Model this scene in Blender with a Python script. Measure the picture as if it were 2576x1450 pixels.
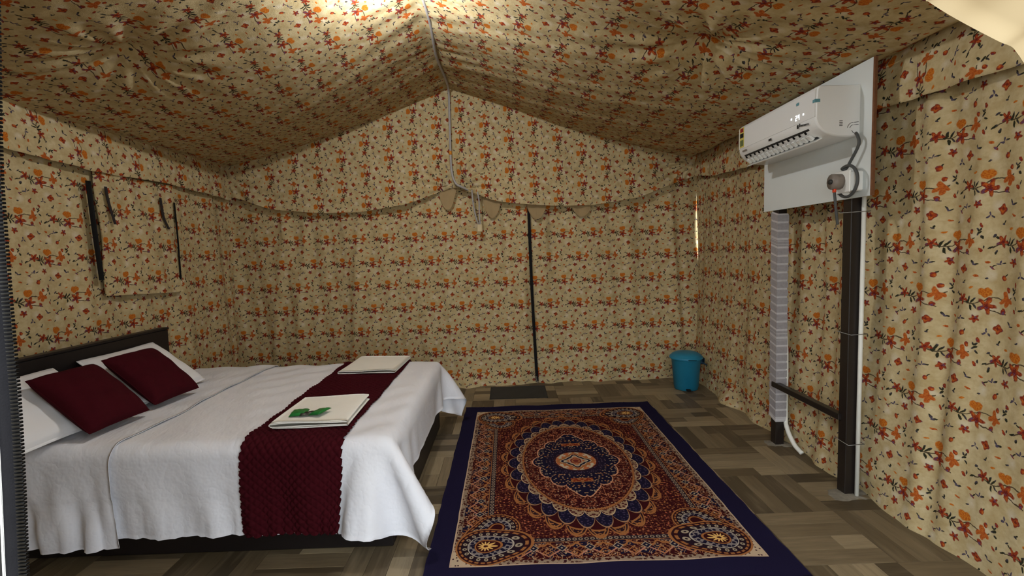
import bpy, math, random
import numpy as np
from mathutils import Matrix, Vector

for o in list(bpy.data.objects):
    bpy.data.objects.remove(o, do_unlink=True)
scene = bpy.context.scene
COL = scene.collection
rng = np.random.default_rng(7)
random.seed(7)

# ------------------------------------------------------------------ camera
IW, IH, FPX, EYE = 2576, 1450, 1180.0, 1.55
_vp, _roll = (1278, 635), math.radians(1.8)
_d = np.array([(_vp[0] - IW / 2) / FPX, -(_vp[1] - IH / 2) / FPX, 1.0])
_Yc = _d / np.linalg.norm(_d)
_up = np.array([-math.sin(_roll), math.cos(_roll), 0])
_Zc = _up - _Yc * (_up @ _Yc); _Zc /= np.linalg.norm(_Zc)
_Xc = np.cross(_Yc, _Zc)
if _Xc[0] < 0: _Xc = -_Xc
CR = np.stack([_Xc, _Yc, _Zc])          # rows: world axes in (right, up, forward)
cam = bpy.data.cameras.new('camera'); camo = bpy.data.objects.new('camera', cam)
COL.objects.link(camo)
m4 = Matrix.Identity(4)
for r in range(3):
    m4[r][0] = CR[r, 0]; m4[r][1] = CR[r, 1]; m4[r][2] = -CR[r, 2]
m4[0][3], m4[1][3], m4[2][3] = 0, 0, EYE
camo.matrix_world = m4
cam.sensor_width = 36.0; cam.lens = FPX / IW * 36.0; cam.clip_start = 0.02
scene.camera = camo

def on(px, py, axis, val):
    """point where the sight line of a pixel meets the plane axis=val"""
    d = CR @ np.array([(px - IW / 2) / FPX, -(py - IH / 2) / FPX, 1.0])
    o = np.array([0, 0, EYE]); return o + d * ((val - o[axis]) / d[axis])
def proj(P):
    q = CR.T @ (np.array(P, float) - [0, 0, EYE])
    return (IW / 2 + FPX * q[0] / q[2], IH / 2 - FPX * q[1] / q[2]) if q[2] > 1e-3 else (-9e9, -9e9)

# ------------------------------------------------------------------ light, exposure
world = bpy.data.worlds.new('world'); scene.world = world; world.use_nodes = True
wb = world.node_tree.nodes['Background']
wb.inputs['Color'].default_value = (0.92, 0.97, 1.0, 1); wb.inputs['Strength'].default_value = 5.2
LAMP_STRENGTH = 1650.0
vs = scene.view_settings
vs.view_transform = 'Standard'; vs.look = 'None'; vs.gamma = 1.0; vs.use_curve_mapping = False
vs.exposure = -0.05

# ------------------------------------------------------------------ helpers
def lin(c):
    return tuple(((v / 255) / 12.92 if v / 255 <= .04045 else ((v / 255 + .055) / 1.055) ** 2.4) for v in c)
def link(o, parent=None):
    COL.objects.link(o)
    if parent is not None: o.parent = parent
    return o
def tag(o, label=None, cat=None, group=None, kind=None):
    if label: o['label'] = label
    if cat: o['category'] = cat
    if group: o['group'] = group
    if kind: o['kind'] = kind
    return o
def empty(name, loc=(0, 0, 0), rz=0.0):
    o = bpy.data.objects.new(name, None); o.location = loc; o.rotation_euler = (0, 0, rz)
    o.empty_display_size = .05
    return link(o)
def mesh(name, V, F, mat=None, parent=None, uv=None, smooth=True, loc=None):
    """V vertices, F faces; with a parent, V is in the parent's own space"""
    me = bpy.data.meshes.new(name)
    me.from_pydata([tuple(map(float, v)) for v in V], [], [tuple(map(int, f)) for f in F])
    if uv is not None:
        lay = me.uv_layers.new(name='UVMap')
        li = np.empty(len(me.loops), dtype=np.int32); me.loops.foreach_get('vertex_index', li)
        lay.data.foreach_set('uv', np.asarray(uv, dtype=np.float32)[li].ravel())
    if smooth: me.polygons.foreach_set('use_smooth', [True] * len(me.polygons))
    if mat: me.materials.append(mat)
    me.update()
    o = bpy.data.objects.new(name, me)
    if loc is not None: o.location = loc
    return link(o, parent)
def grid(name, P, mat, parent=None, UV=None, thick=0.0, smooth=True, flip=False):
    """P (n,m,3) surface; thick>0 adds a real back side and rim along the normals"""
    n, m = P.shape[:2]
    idx = np.arange(n * m).reshape(n, m)
    q = np.stack([idx[:-1, :-1], idx[1:, :-1], idx[1:, 1:], idx[:-1, 1:]], -1).reshape(-1, 4)
    if flip: q = q[:, ::-1]
    V = P.reshape(-1, 3); uv = None if UV is None else UV.reshape(-1, 2)
    if thick > 0:
        N = normals(P); N = -N if flip else N
        B = (P - N * thick).reshape(-1, 3); k = n * m
        rim = np.concatenate([idx[:, 0], idx[-1, 1:], idx[-2::-1, -1], idx[0, -2:0:-1]])
        rq = np.stack([rim, np.roll(rim, -1), np.roll(rim, -1) + k, rim + k], -1)
        if flip: rq = rq[:, ::-1]
        q = np.concatenate([q, q[:, ::-1] + k, rq]); V = np.concatenate([V, B])
        if uv is not None: uv = np.concatenate([uv, uv])
    return mesh(name, V, q, mat, parent, uv, smooth)
def normals(P):
    du = np.gradient(P, axis=0); dv = np.gradient(P, axis=1)
    N = np.cross(du, dv); return N / (np.linalg.norm(N, axis=-1, keepdims=True) + 1e-9)
def box(x0, x1, y0, y1, z0, z1, bev=0.0):
    """chamfered box as (verts, faces)"""
    b = min(bev, (x1 - x0) / 2.01, (y1 - y0) / 2.01, (z1 - z0) / 2.01)
    if b <= 0:
        V = [(x, y, z) for x in (x0, x1) for y in (y0, y1) for z in (z0, z1)]
        return V, [(0, 1, 3, 2), (4, 6, 7, 5), (0, 4, 5, 1), (2, 3, 7, 6), (0, 2, 6, 4), (1, 5, 7, 3)]
    V = []; F = []
    cs = {}
    X, Y, Z = (x0, x1), (y0, y1), (z0, z1)
    sg = (1, -1)
    for i in (0, 1):
        for j in (0, 1):
            for k in (0, 1):
                base = len(V)
                V += [(X[i], Y[j] + sg[j] * b, Z[k] + sg[k] * b), (X[i] + sg[i] * b, Y[j], Z[k] + sg[k] * b), (X[i] + sg[i] * b, Y[j] + sg[j] * b, Z[k])]
                cs[i, j, k] = base
    def f(*a): F.append(a)
    for i in (0, 1):
        a = [cs[i, 0, 0], cs[i, 1, 0], cs[i, 1, 1], cs[i, 0, 1]]; f(*(a if i else a[::-1]))
    for j in (0, 1):
        a = [cs[0, j, 0] + 1, cs[1, j, 0] + 1, cs[1, j, 1] + 1, cs[0, j, 1] + 1]; f(*(a[::-1] if j else a))
    for k in (0, 1):
        a = [cs[0, 0, k] + 2, cs[1, 0, k] + 2, cs[1, 1, k] + 2, cs[0, 1, k] + 2]; f(*(a if k else a[::-1]))
    for i in (0, 1):
        for j in (0, 1): f(cs[i, j, 0], cs[i, j, 0] + 1, cs[i, j, 1] + 1, cs[i, j, 1])
    for i in (0, 1):
        for k in (0, 1): f(cs[i, 0, k], cs[i, 0, k] + 2, cs[i, 1, k] + 2, cs[i, 1, k])
    for j in (0, 1):
        for k in (0, 1): f(cs[0, j, k] + 1, cs[0, j, k] + 2, cs[1, j, k] + 2, cs[1, j, k] + 1)
    for c in cs.values(): f(c, c + 1, c + 2)
    return V, F
def join(parts):
    V = []; F = []
    for v, f in parts:
        k = len(V); V += list(v); F += [tuple(i + k for i in q) for q in f]
    return V, F
def spline(pts, n):
    """Catmull-Rom through pts, n samples"""
    p = np.array(pts, float); p = np.vstack([2 * p[0] - p[1], p, 2 * p[-1] - p[-2]])
    t = np.linspace(0, len(pts) - 1 - 1e-6, n); i = t.astype(int); f = (t - i)[:, None]
    a, b, c, d = p[i], p[i + 1], p[i + 2], p[i + 3]
    return .5 * (2 * b + (c - a) * f + (2 * a - 5 * b + 4 * c - d) * f ** 2 + (3 * b - a - 3 * c + d) * f ** 3)
def tube(pts, r, seg=8, caps=True):
    p = np.array(pts, float); n = len(p)
    T = np.gradient(p, axis=0); T /= np.linalg.norm(T, axis=1, keepdims=True) + 1e-12
    a = np.array([0, 0, 1.0]) if abs(T[0][2]) < .9 else np.array([1.0, 0, 0])
    u = np.cross(T[0], a); u /= np.linalg.norm(u)
    V = []; rr = np.broadcast_to(r, (n,))
    for i in range(n):
        u = u - T[i] * (u @ T[i]); u /= np.linalg.norm(u); w = np.cross(T[i], u)
        for k in range(seg):
            A = 2 * math.pi * k / seg; V.append(p[i] + rr[i] * (u * math.cos(A) + w * math.sin(A)))
    F = [(i * seg + k, i * seg + (k + 1) % seg, (i + 1) * seg + (k + 1) % seg, (i + 1) * seg + k) for i in range(n - 1) for k in range(seg)]
    if caps: F += [tuple(range(seg))[::-1], tuple((n - 1) * seg + k for k in range(seg))]
    return V, F
def lathe(prof, seg=32, cx=0, cy=0):
    V = [(cx + r * math.cos(2 * math.pi * k / seg), cy + r * math.sin(2 * math.pi * k / seg), z) for r, z in prof for k in range(seg)]
    n = len(prof)
    F = [(i * seg + k, i * seg + (k + 1) % seg, (i + 1) * seg + (k + 1) % seg, (i + 1) * seg + k) for i in range(n - 1) for k in range(seg)]
    F += [tuple(range(seg))[::-1], tuple((n - 1) * seg + k for k in range(seg))]
    return V, F
def prism(poly, axis, a0, a1):
    """extrude a 2D polygon along an axis (0 x, 1 y, 2 z)"""
    n = len(poly)
    def pt(p, a):
        q = list(p); q.insert(axis, a); return tuple(q)
    V = [pt(p, a0) for p in poly] + [pt(p, a1) for p in poly]
    F = [(k, (k + 1) % n, n + (k + 1) % n, n + k) for k in range(n)] + [tuple(range(n))[::-1], tuple(range(n, 2 * n))]
    return V, F
def fold_noise(a, k, seed):
    """smooth 1D wave sum"""
    r = np.random.default_rng(seed); out = 0
    for i in range(k):
        out = out + np.sin(a * r.uniform(.6, 1.6) * (i + 1) * 2.1 + r.uniform(0, 6.28)) / (i + 1) ** .8
    return out
def lapl(P, it):
    P = P.copy()
    for _ in range(it):
        P[1:-1, 1:-1] = .5 * P[1:-1, 1:-1] + .125 * (P[:-2, 1:-1] + P[2:, 1:-1] + P[1:-1, :-2] + P[1:-1, 2:])
    return P

# ------------------------------------------------------------------ node expressions
class G:
    """arithmetic on shader sockets"""
    tree = None
    def __init__(s, sock): s.s = sock
    @staticmethod
    def m(op, *a, clamp=False):
        n = G.tree.nodes.new('ShaderNodeMath'); n.operation = op; n.use_clamp = clamp
        for i, v in enumerate(a):
            if isinstance(v, G): G.tree.links.new(v.s, n.inputs[i])
            else: n.inputs[i].default_value = float(v)
        return G(n.outputs[0])
    def __add__(a, b): return G.m('ADD', a, b)
    def __radd__(a, b): return G.m('ADD', b, a)
    def __sub__(a, b): return G.m('SUBTRACT', a, b)
    def __rsub__(a, b): return G.m('SUBTRACT', b, a)
    def __mul__(a, b): return G.m('MULTIPLY', a, b)
    def __rmul__(a, b): return G.m('MULTIPLY', b, a)
    def __truediv__(a, b): return G.m('DIVIDE', a, b)
    def __rtruediv__(a, b): return G.m('DIVIDE', b, a)
    def __lt__(a, b): return G.m('LESS_THAN', a, b)
    def __gt__(a, b): return G.m('GREATER_THAN', a, b)
    def __abs__(a): return G.m('ABSOLUTE', a)
def gmin(a, b): return G.m('MINIMUM', a, b)
def gmax(a, b): return G.m('MAXIMUM', a, b)
def gcos(a): return G.m('COSINE', a)
def gsin(a): return G.m('SINE', a)
def gpow(a, b): return G.m('POWER', a, b)
def gatan(y, x): return G.m('ARCTAN2', y, x)
def gfract(a): return G.m('FRACT', a)
def gfloor(a): return G.m('FLOOR', a)
def gxyz(x, y, z=0.0):
    n = G.tree.nodes.new('ShaderNodeCombineXYZ')
    for i, v in enumerate((x, y, z)):
        if isinstance(v, G): G.tree.links.new(v.s, n.inputs[i])
        else: n.inputs[i].default_value = v
    return G(n.outputs[0])
def gsep(v):
    n = G.tree.nodes.new('ShaderNodeSeparateXYZ'); G.tree.links.new(v.s, n.inputs[0])
    return G(n.outputs[0]), G(n.outputs[1]), G(n.outputs[2])
def glen2(x, y): return G.m('SQRT', x * x + y * y)
def gnoise(vec, scale, detail=2.0, color=False, dim='3D', rough=.5):
    n = G.tree.nodes.new('ShaderNodeTexNoise'); n.noise_dimensions = dim
    n.inputs['Scale'].default_value = scale; n.inputs['Detail'].default_value = detail; n.inputs['Roughness'].default_value = rough
    if vec is not None: G.tree.links.new(vec.s, n.inputs['Vector'])
    return G(n.outputs['Color' if color else 'Fac'])
def gvoro(vec, scale, feature='F1'):
    n = G.tree.nodes.new('ShaderNodeTexVoronoi'); n.voronoi_dimensions = '2D'; n.feature = feature
    n.inputs['Scale'].default_value = scale; G.tree.links.new(vec.s, n.inputs['Vector'])
    return G(n.outputs['Distance']), (G(n.outputs['Color']) if feature == 'F1' else None)
def gmix(a, b, fac, blend='MIX'):
    n = G.tree.nodes.new('ShaderNodeMix'); n.data_type = 'RGBA'; n.blend_type = blend; n.clamp_factor = True
    if isinstance(fac, G): G.tree.links.new(fac.s, n.inputs[0])
    else: n.inputs[0].default_value = fac
    for i, v in ((6, a), (7, b)):
        if isinstance(v, G): G.tree.links.new(v.s, n.inputs[i])
        else: n.inputs[i].default_value = (*v[:3], 1)
    return G(n.outputs[2])
def gramp(fac, stops, interp='LINEAR'):
    n = G.tree.nodes.new('ShaderNodeValToRGB'); n.color_ramp.interpolation = interp
    el = n.color_ramp.elements
    while len(el) < len(stops): el.new(.5)
    for e, (p, c) in zip(el, stops): e.position = p; e.color = (*c, 1)
    G.tree.links.new(fac.s, n.inputs[0]); return G(n.outputs[0])
def gdot(v, c):
    n = G.tree.nodes.new('ShaderNodeVectorMath'); n.operation = 'DOT_PRODUCT'
    G.tree.links.new(v.s, n.inputs[0]); n.inputs[1].default_value = c
    return G(n.outputs['Value'])
def new_mat(name, rough=.8, spec=.3):
    mt = bpy.data.materials.new(name); mt.use_nodes = True
    G.tree = mt.node_tree
    b = mt.node_tree.nodes['Principled BSDF']
    b.inputs['Roughness'].default_value = rough; b.inputs['Specular IOR Level'].default_value = spec
    return mt, b
def put(b, name, g): G.tree.links.new(g.s, b.inputs[name])
def bump(b, height, strength=.3, dist=.01):
    n = G.tree.nodes.new('ShaderNodeBump'); n.inputs['Strength'].default_value = strength; n.inputs['Distance'].default_value = dist
    G.tree.links.new(height.s, n.inputs['Height']); G.tree.links.new(n.outputs[0], b.inputs['Normal'])
def uvnode():
    n = G.tree.nodes.new('ShaderNodeUVMap'); return G(n.outputs[0])
def objco():
    n = G.tree.nodes.new('ShaderNodeTexCoord'); return G(n.outputs['Object'])
def plain(name, rgb, rough=.7, var=.08, scale=12.0, spec=.3, bmp=0.0, bscale=200.0, metallic=0.0, sheen=0.0):
    mt, b = new_mat(name, rough, spec); c = lin(rgb)
    co = objco()
    n = gnoise(co, scale, 4)
    d = tuple(max(0, v * (1 - 2 * var)) for v in c); u = tuple(min(1, v * (1 + 2 * var)) for v in c)
    put(b, 'Base Color', gmix(d, u, n)); b.inputs['Metallic'].default_value = metallic
    if sheen: b.inputs['Sheen Weight'].default_value = sheen
    if bmp: bump(b, gnoise(co, bscale, 2), bmp, .002)
    return mt

# ------------------------------------------------------------------ the printed tent fabric
def floral():
    mt, b = new_mat('floral_cotton', .92, .1)
    uv = uvnode(); u0, v0, _ = gsep(uv)
    W = .34; H = .79
    wob = gnoise(uv, 34.0, 3, color=True); wx, wy, _ = gsep(wob)
    u = u0 / W + (wx - .5) * .055; v = v0 / W + (wy - .5) * .055
    vs_ = (v + .60) / H; row = gfloor(vs_)
    y = gfract(vs_) * H - .60
    x = gfract(u + row * .5) - .5
    p = gxyz(x, y); quad = gxyz(x * x, x * y, y * y); lin1 = gxyz(x, y, 1.0)
    def flower(cx, cy, a, n=5, ph=0.0, k=.34):
        dx, dy = x - cx, y - cy
        r = glen2(dx, dy); th = gatan(dy, dx)
        return r / (gcos(th * n + ph) * (a * k) + a * (1 - k))
    def many(lst):
        out = None
        for cx, cy, rx, ry, rot in lst:      # squared radius of a turned ellipse as a quadratic in x and y
            c_, s_ = math.cos(math.radians(rot)), math.sin(math.radians(rot))
            A = c_ * c_ / rx ** 2 + s_ * s_ / ry ** 2; B = 2 * c_ * s_ * (1 / rx ** 2 - 1 / ry ** 2); C = s_ * s_ / rx ** 2 + c_ * c_ / ry ** 2
            g = gdot(quad, (A, B, C)) + gdot(lin1, (-2 * A * cx - B * cy, -B * cx - 2 * C * cy, A * cx * cx + B * cx * cy + C * cy * cy))
            out = g if out is None else gmin(out, g)
        return G.m('SQRT', gmax(out, 0.0))
    # cloth ground with pale washes behind the blossoms
    cloud = gnoise(uv, 13.0, 4, rough=.6); cloud2 = gnoise(uv, 55.0, 3)
    base = gmix(lin((170, 150, 107)), lin((194, 179, 142)), (cloud - .3) * 2.5)
    base = gmix(base, lin((158, 136, 92)), (cloud2 - .45) * 1.2)
    wash = many([(.10, -.10, .15, .10, 0), (.16, -.33, .10, .11, 20), (-.10, -.20, .10, .07, 0), (-.40, -.45, .08, .1, 0), (.36, .08, .08, .06, 0)])
    base = gmix(base, lin((208, 200, 180)), (1.0 - wash) * .9 * (cloud2 + .2))
    # twigs
    br1 = abs(y - (x * .20 + gsin(x * 15.0) * .028 - .012)) - .0105
    br1 = gmax(br1, abs(x + .01) - .40)
    br2 = gmax(abs(y + .105 + (x - .04) * .30 + gsin(x * 16.0) * .012) - .0095, abs(x - .19) - .12)
    leaf = many([(-.43, -.085, .035, .013, 30), (-.36, -.15, .03, .016, 70), (.44, .12, .035, .014, 40), (.47, .06, .026, .015, -40),
                 (-.17, -.01, .052, .013, 75), (-.12, -.015, .05, .013, 50), (-.20, -.03, .045, .012, 110), (-.15, -.12, .04, .013, 100), (-.10, -.10, .04, .012, -50),
                 (-.245, -.29, .035, .012, 20), (-.29, -.275, .03, .012, 80), (-.32, -.305, .04, .010, -10),
                 (.36, -.285, .04, .012, 120), (.40, -.315, .045, .012, 5), (.435, -.30, .03, .012, 50),
                 (.06, -.42, .030, .011, 95), (.035, -.465, .030, .013, 35), (.095, -.465, .030, .012, -35),
                 (.245, -.545, .026, .011, 60), (.23, -.57, .026, .012, -20), (-.385, .075, .03, .013, 40), (-.35, .05, .03, .012, -30),
                 (.425, .165, .03, .012, -60), (.455, .168, .028, .012, 60), (-.38, -.335, .04, .009, 35), (-.46, -.505, .028, .012, 15), (-.205, -.445, .03, .01, 45), (.485, -.075, .03, .010, 80), (.0, -.535, .03, .010, 70)][:9] + [(a_, b2, c_ * .85, d_ * .92, e_) for a_, b2, c_, d_, e_ in [(-.245, -.29, .035, .012, 20), (-.29, -.275, .03, .012, 80), (-.32, -.305, .04, .010, -10), (.36, -.285, .04, .012, 120), (.40, -.315, .045, .012, 5), (.06, -.42, .030, .011, 95), (.035, -.465, .030, .013, 35), (.095, -.465, .030, .012, -35), (.245, -.545, .026, .011, 60), (.23, -.57, .026, .012, -20), (-.385, .075, .03, .013, 40), (-.35, .05, .03, .012, -30), (.425, .165, .03, .012, -60), (.455, .168, .028, .012, 60), (-.38, -.335, .04, .009, 35), (-.46, -.505, .028, .012, 15), (-.205, -.445, .03, .01, 45), (.485, -.075, .03, .010, 80)]])
    soft = lambda q_, k_: G.m('MULTIPLY', 1.0 - q_ * .84, k_, clamp=True)
    twig = G.m('MULTIPLY', 0.0 - gmin(br1, br2), 300.0, clamp=True)
    green = gmix(lin((44, 44, 30)), lin((76, 68, 84)), (gnoise(p, 9.0, 0) - .48) * 6.0)
    col = gmix(base, lin((78, 66, 48)), twig)
    col = gmix(col, green, soft(leaf, 5.0))
    # blossoms
    red = gmin(gmin(flower(.045, -.075, .115, 5, .4, .30), flower(-.27, -.005, .080, 5, 1.2, .30)), gmin(flower(-.09, -.275, .060, 5, 2.0, .24), flower(.215, -.38, .064, 4, .6, .16)))
    redb = many([(-.235, -.485, .030, .037, 0), (-.03, -.565, .018, .032, 20), (.265, -.135, .03, .036, 0), (.45, -.115, .017, .033, 30), (-.40, -.36, .036, .011, -35), (.335, .145, .026, .032, 10)])
    orange = many([(.295, .06, .030, .065, 10), (.335, .01, .055, .030, -30), (.255, .0, .05, .028, 40), (.31, -.035, .03, .05, -15), (-.45, -.275, .032, .016, -15), (.405, -.465, .034, .013, -10)])
    yel = many([(-.005, .105, .052, .055, 25), (.06, .11, .055, .052, -25), (.028, .075, .05, .04, 0), (-.15, .16, .028, .013, 10)])
    nb = gnoise(gxyz(x, y), 16.0, 1)
    redc = gramp(nb, [(.36, lin((92, 66, 96))), (.42, lin((116, 36, 26))), (.55, lin((146, 56, 28))), (.68, lin((180, 94, 34)))])
    rm = gmin(red, redb)
    streak = gnoise(p, 48.0, 2)
    redc = gmix(redc, lin((198, 120, 56)), (streak - .52) * 2.2)
    redc = gmix(redc, lin((96, 34, 30)), (rm - .62) * 1.3)
    col = gmix(col, redc, soft(rm, 6.0))
    col = gmix(col, lin((92, 28, 28)), soft(red * 2.6, 2.0) * .8)
    col = gmix(col, gmix(lin((148, 66, 28)), lin((184, 104, 42)), (streak - .35) * 3.0), soft(orange, 5.0))
    col = gmix(col, gmix(lin((162, 80, 24)), lin((198, 126, 42)), (streak - .38) * 3.0), soft(yel, 5.0))
    put(b, 'Base Color', col)
    bump(b, gnoise(uv, 160.0, 1) + gnoise(uv, 14.0, 1) * 2.0, .25, .004)
    return mt
FLORAL = floral()

PLAIN_CLOTH = plain('plain_lining_cotton', (156, 134, 98), .9, .06, 8, bmp=.3)
def linen():
    mt, b = new_mat('white_bed_linen', .85, .15); co = objco()
    put(b, 'Base Color', gmix(lin((217, 219, 227)), lin((227, 228, 233)), gnoise(co, 5.0, 3)))
    x, y, z = gsep(co)
    cre = abs(gnoise(gxyz(x * 2.2 + y * .8, y * .9 - x * .5, z * 2.0), 4.0, 3, rough=.55) - .5)
    bump(b, cre * 1.6 + gnoise(co, 22.0, 3) * .12 + gnoise(co, 260.0, 2) * .01, .38, .022)
    return mt
WHITE_SHEET = linen()
WHITE_TOWEL = plain('white_towelling', (232, 230, 222), .95, .02, 10, spec=.1, bmp=.5, bscale=350)
WHITE_PILLOW = plain('white_pillowcase', (222, 222, 224), .85, .02, 6, spec=.15, bmp=.6, bscale=18)
MAROON = plain('maroon_velvet', (57, 10, 18), .95, .1, 30, spec=.08, bmp=.35, bscale=300)
DARKWOOD = plain('dark_laminate', (21, 16, 16), .45, .15, 14, spec=.4)
BLACK = plain('black_tape', (16, 16, 17), .8, .1, 40, spec=.2)
GREYRIB = plain('grey_ribbon', (44, 38, 38), .85, .12, 60)
GREYTAPE = plain('grey_zip_tape', (24, 24, 27), .95, .1, 60, spec=.05, bmp=.3, bscale=500)
ZIPM = plain('dark_zip_teeth', (10, 10, 10), .5, .1, 60, spec=.15)
WHITEPL = plain('white_plastic', (226, 228, 226), .35, .015, 8, spec=.5)
ACWHITE = plain('aircon_white_gloss', (226, 228, 228), .22, .01, 6, spec=.5)
DARKGREY = plain('dark_grey_plastic', (48, 48, 48), .5, .1, 30)
CORD = plain('grey_cable_sheath', (74, 76, 76), .55, .1, 20)
PALECORD = plain('pale_grey_cable', (160, 156, 154), .55, .06, 20)
BOARDM = plain('white_laminate_board', (212, 218, 218), .4, .015, 5, spec=.4)
PLY = plain('brown_plywood_edge', (112, 74, 48), .8, .2, 60)
STEEL = plain('dark_painted_steel', (30, 24, 22), .35, .15, 20, spec=.5)
WRAP = plain('bubble_wrap', (188, 186, 188), .35, .08, 40, spec=.5)
WRAPDARK = plain('bubble_wrap_band', (150, 147, 150), .4, .12, 50, spec=.5)
PVC = plain('white_pvc', (222, 222, 214), .4, .03, 10)
BLUE = plain('blue_bin_plastic', (30, 120, 152), .45, .05, 20, spec=.4)
BLUED = plain('dark_blue_bin_plastic', (18, 50, 74), .5, .1, 20)
MATM = plain('dark_rubber_mat', (52, 50, 46), .95, .15, 120, bmp=.6, bscale=400)
NAVY = plain('navy_rug_pile', (26, 23, 50), .97, .2, 160, spec=.05, bmp=.6, bscale=700)
GREEN = plain('green_foil', (24, 112, 50), .28, .25, 30, spec=.6)
BLACKFOIL = plain('black_foil', (26, 30, 28), .3, .3, 60, spec=.6)
CREAM = plain('cream_canvas', (152, 136, 106), .9, .04, 6)
GROUND = plain('pale_sand', (150, 136, 112), .95, .1, 3)
CEMENT = plain('cement_smear', (128, 122, 110), .95, .25, 30, bmp=.6, bscale=60)
SUBFLOOR = plain('floor_base', (52, 46, 38), .9, .1, 10)
TAPE = plain('blue_masking_tape', (96, 146, 156), .6, .1, 40)
INK = plain('black_ink', (22, 22, 22), .6, .05, 20)
STICK_Y = plain('yellow_label_paper', (206, 190, 96), .6, .05, 20)
STICK_R = plain('red_label_ink', (140, 40, 40), .6, .05, 20)
STICK_G = plain('green_label_ink', (100, 112, 70), .6, .05, 20)
REDBIT = plain('red_plastic', (214, 70, 40), .4, .05, 20)
GREYPL = plain('warm_grey_plastic', (126, 116, 108), .4, .06, 20)
METAL = plain('galvanised_wire', (150, 150, 148), .4, .05, 20, metallic=.7)
def emit(name, rgb, s):
    mt = bpy.data.materials.new(name); mt.use_nodes = True; nt = mt.node_tree
    nt.nodes.remove(nt.nodes['Principled BSDF']); e = nt.nodes.new('ShaderNodeEmission')
    e.inputs[0].default_value = (*rgb, 1); e.inputs[1].default_value = s
    nt.links.new(e.outputs[0], nt.nodes['Material Output'].inputs[0]); return mt
LED = emit('lit_digits', (1, 1, 1), 1.4)
BULBM = emit('lit_bulb', (.97, .985, 1.0), LAMP_STRENGTH)

def plankmat():
    mt, b = new_mat('wood_look_plank', .5, .35)
    oi = G.tree.nodes.new('ShaderNodeObjectInfo')
    rnd = G(oi.outputs['Random'])
    a = G.tree.nodes.new('ShaderNodeAttribute'); a.attribute_name = 'tone'
    tone = gfract(rnd + G(a.outputs['Fac']))
    co = objco(); x, y, z = gsep(co)
    st = gxyz(x * 2.2 + rnd * 37.0 + tone * 13.0, y * 26.0 + rnd * 11.0, tone * 9.0)
    g = gnoise(st, 2.0, 5, rough=.65)
    g2 = gnoise(gxyz(x * 1.0 + rnd * 5.0, y * 8.0, rnd * 3.0 + tone * 7.0), 3.0, 2)
    c = gramp(tone, [(0, lin((70, 60, 45))), (.3, lin((98, 85, 64))), (.55, lin((126, 111, 86))), (.8, lin((150, 134, 106))), (1, lin((84, 72, 55)))])
    c = gmix(c, lin((60, 50, 38)), (g - .45) * 1.5)
    c = gmix(c, lin((150, 134, 108)), (g2 - .52) * 1.6)
    put(b, 'Base Color', c)
    bump(b, g, .12, .002)
    return mt
PLANK = plankmat()

# ------------------------------------------------------------------ shell dimensions
XL, XR, YB, YF = -3.15, 2.2, 5.42, .45
EH, RX, RH = 2.58, -.6, 3.385
lamp_xy = (-.67, 3.0)

# ------------------------------------------------------------------ floor with planks
floor = mesh('floor', *box(XL - .3, XR + .3, YF - .05, YB + .3, -.06, -.004), mat=SUBFLOOR, smooth=False)
tag(floor, 'wood-look plank floor laid in basketweave blocks of brown strips', 'floor', kind='structure')
PL, PWD = .45, .1125
def plank_mesh(L, Wd):
    V, F = box(-L / 2 + .0008, L / 2 - .0008, -Wd / 2 + .0008, Wd / 2 - .0008, -.0045, 0, .0008)
    me = bpy.data.meshes.new('plank'); me.from_pydata(V, [], F); me.materials.append(PLANK); return me
pm = {1.0: plank_mesh(PL, PWD), .62: plank_mesh(PL * .62, PWD), .38: plank_mesh(PL * .38, PWD)}
rest_V, rest_F, rest_t, npl = [], [], [], 0
ox, oy = 1.83 - .45 * 12, 2.59 - .45 * 6
for bi in range(0, 14):
    for bj in range(0, 14):
        bx, by = ox + bi * PL, oy + bj * PL
        if bx > XR + .25 or bx + PL < XL - .2 or by > YB + .2 or by + PL < YF: continue
        horiz = (bi + bj) % 2 == 0
        for s in range(4):
            pieces = [(0, 1.0)] if random.random() < .6 else ([(0, .62), (.62, .38)] if random.random() < .5 else [(0, .38), (.38, .62)])
            for st, fr in pieces:
                a = (st + fr / 2) * PL; c = (s + .5) * PWD
                px, py = (bx + a, by + c) if horiz else (bx + c, by + a)
                vis = [proj((px + dx, py + dy, 0)) for dx in (-.2, .2) for dy in (-.1, .1)]
                seen = any(0 < q[0] < IW and 900 < q[1] < IH for q in vis)
                under_rug = -.40 < px < 1.25 and 2.2 < py < 4.5
                under_bed = px < -.75 and py > 2.5
                if seen and not under_rug and not under_bed and npl < 298 and py < YB + .05 and px < XR + .1:
                    o = bpy.data.objects.new('plank', pm[fr]); o.location = (px, py, 0)
                    o.rotation_euler = (0, 0, 0 if horiz else math.pi / 2); link(o, floor); npl += 1
                else:
                    V, F = box(-fr * PL / 2 + .0008, fr * PL / 2 - .0008, -PWD / 2 + .0008, PWD / 2 - .0008, -.0045, 0)
                    V = [(px + v[0], py + v[1], v[2]) if horiz else (px - v[1], py + v[0], v[2]) for v in V]
                    k = len(rest_V); rest_V += V; rest_F += [tuple(i + k for i in f) for f in F]; rest_t += [random.random()] * len(F)
ro = mesh('plank_field', rest_V, rest_F, PLANK, floor, smooth=False); ro['kind'] = 'stuff'
at = ro.data.attributes.new('tone', 'FLOAT', 'FACE'); at.data.foreach_set('value', rest_t)
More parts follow.
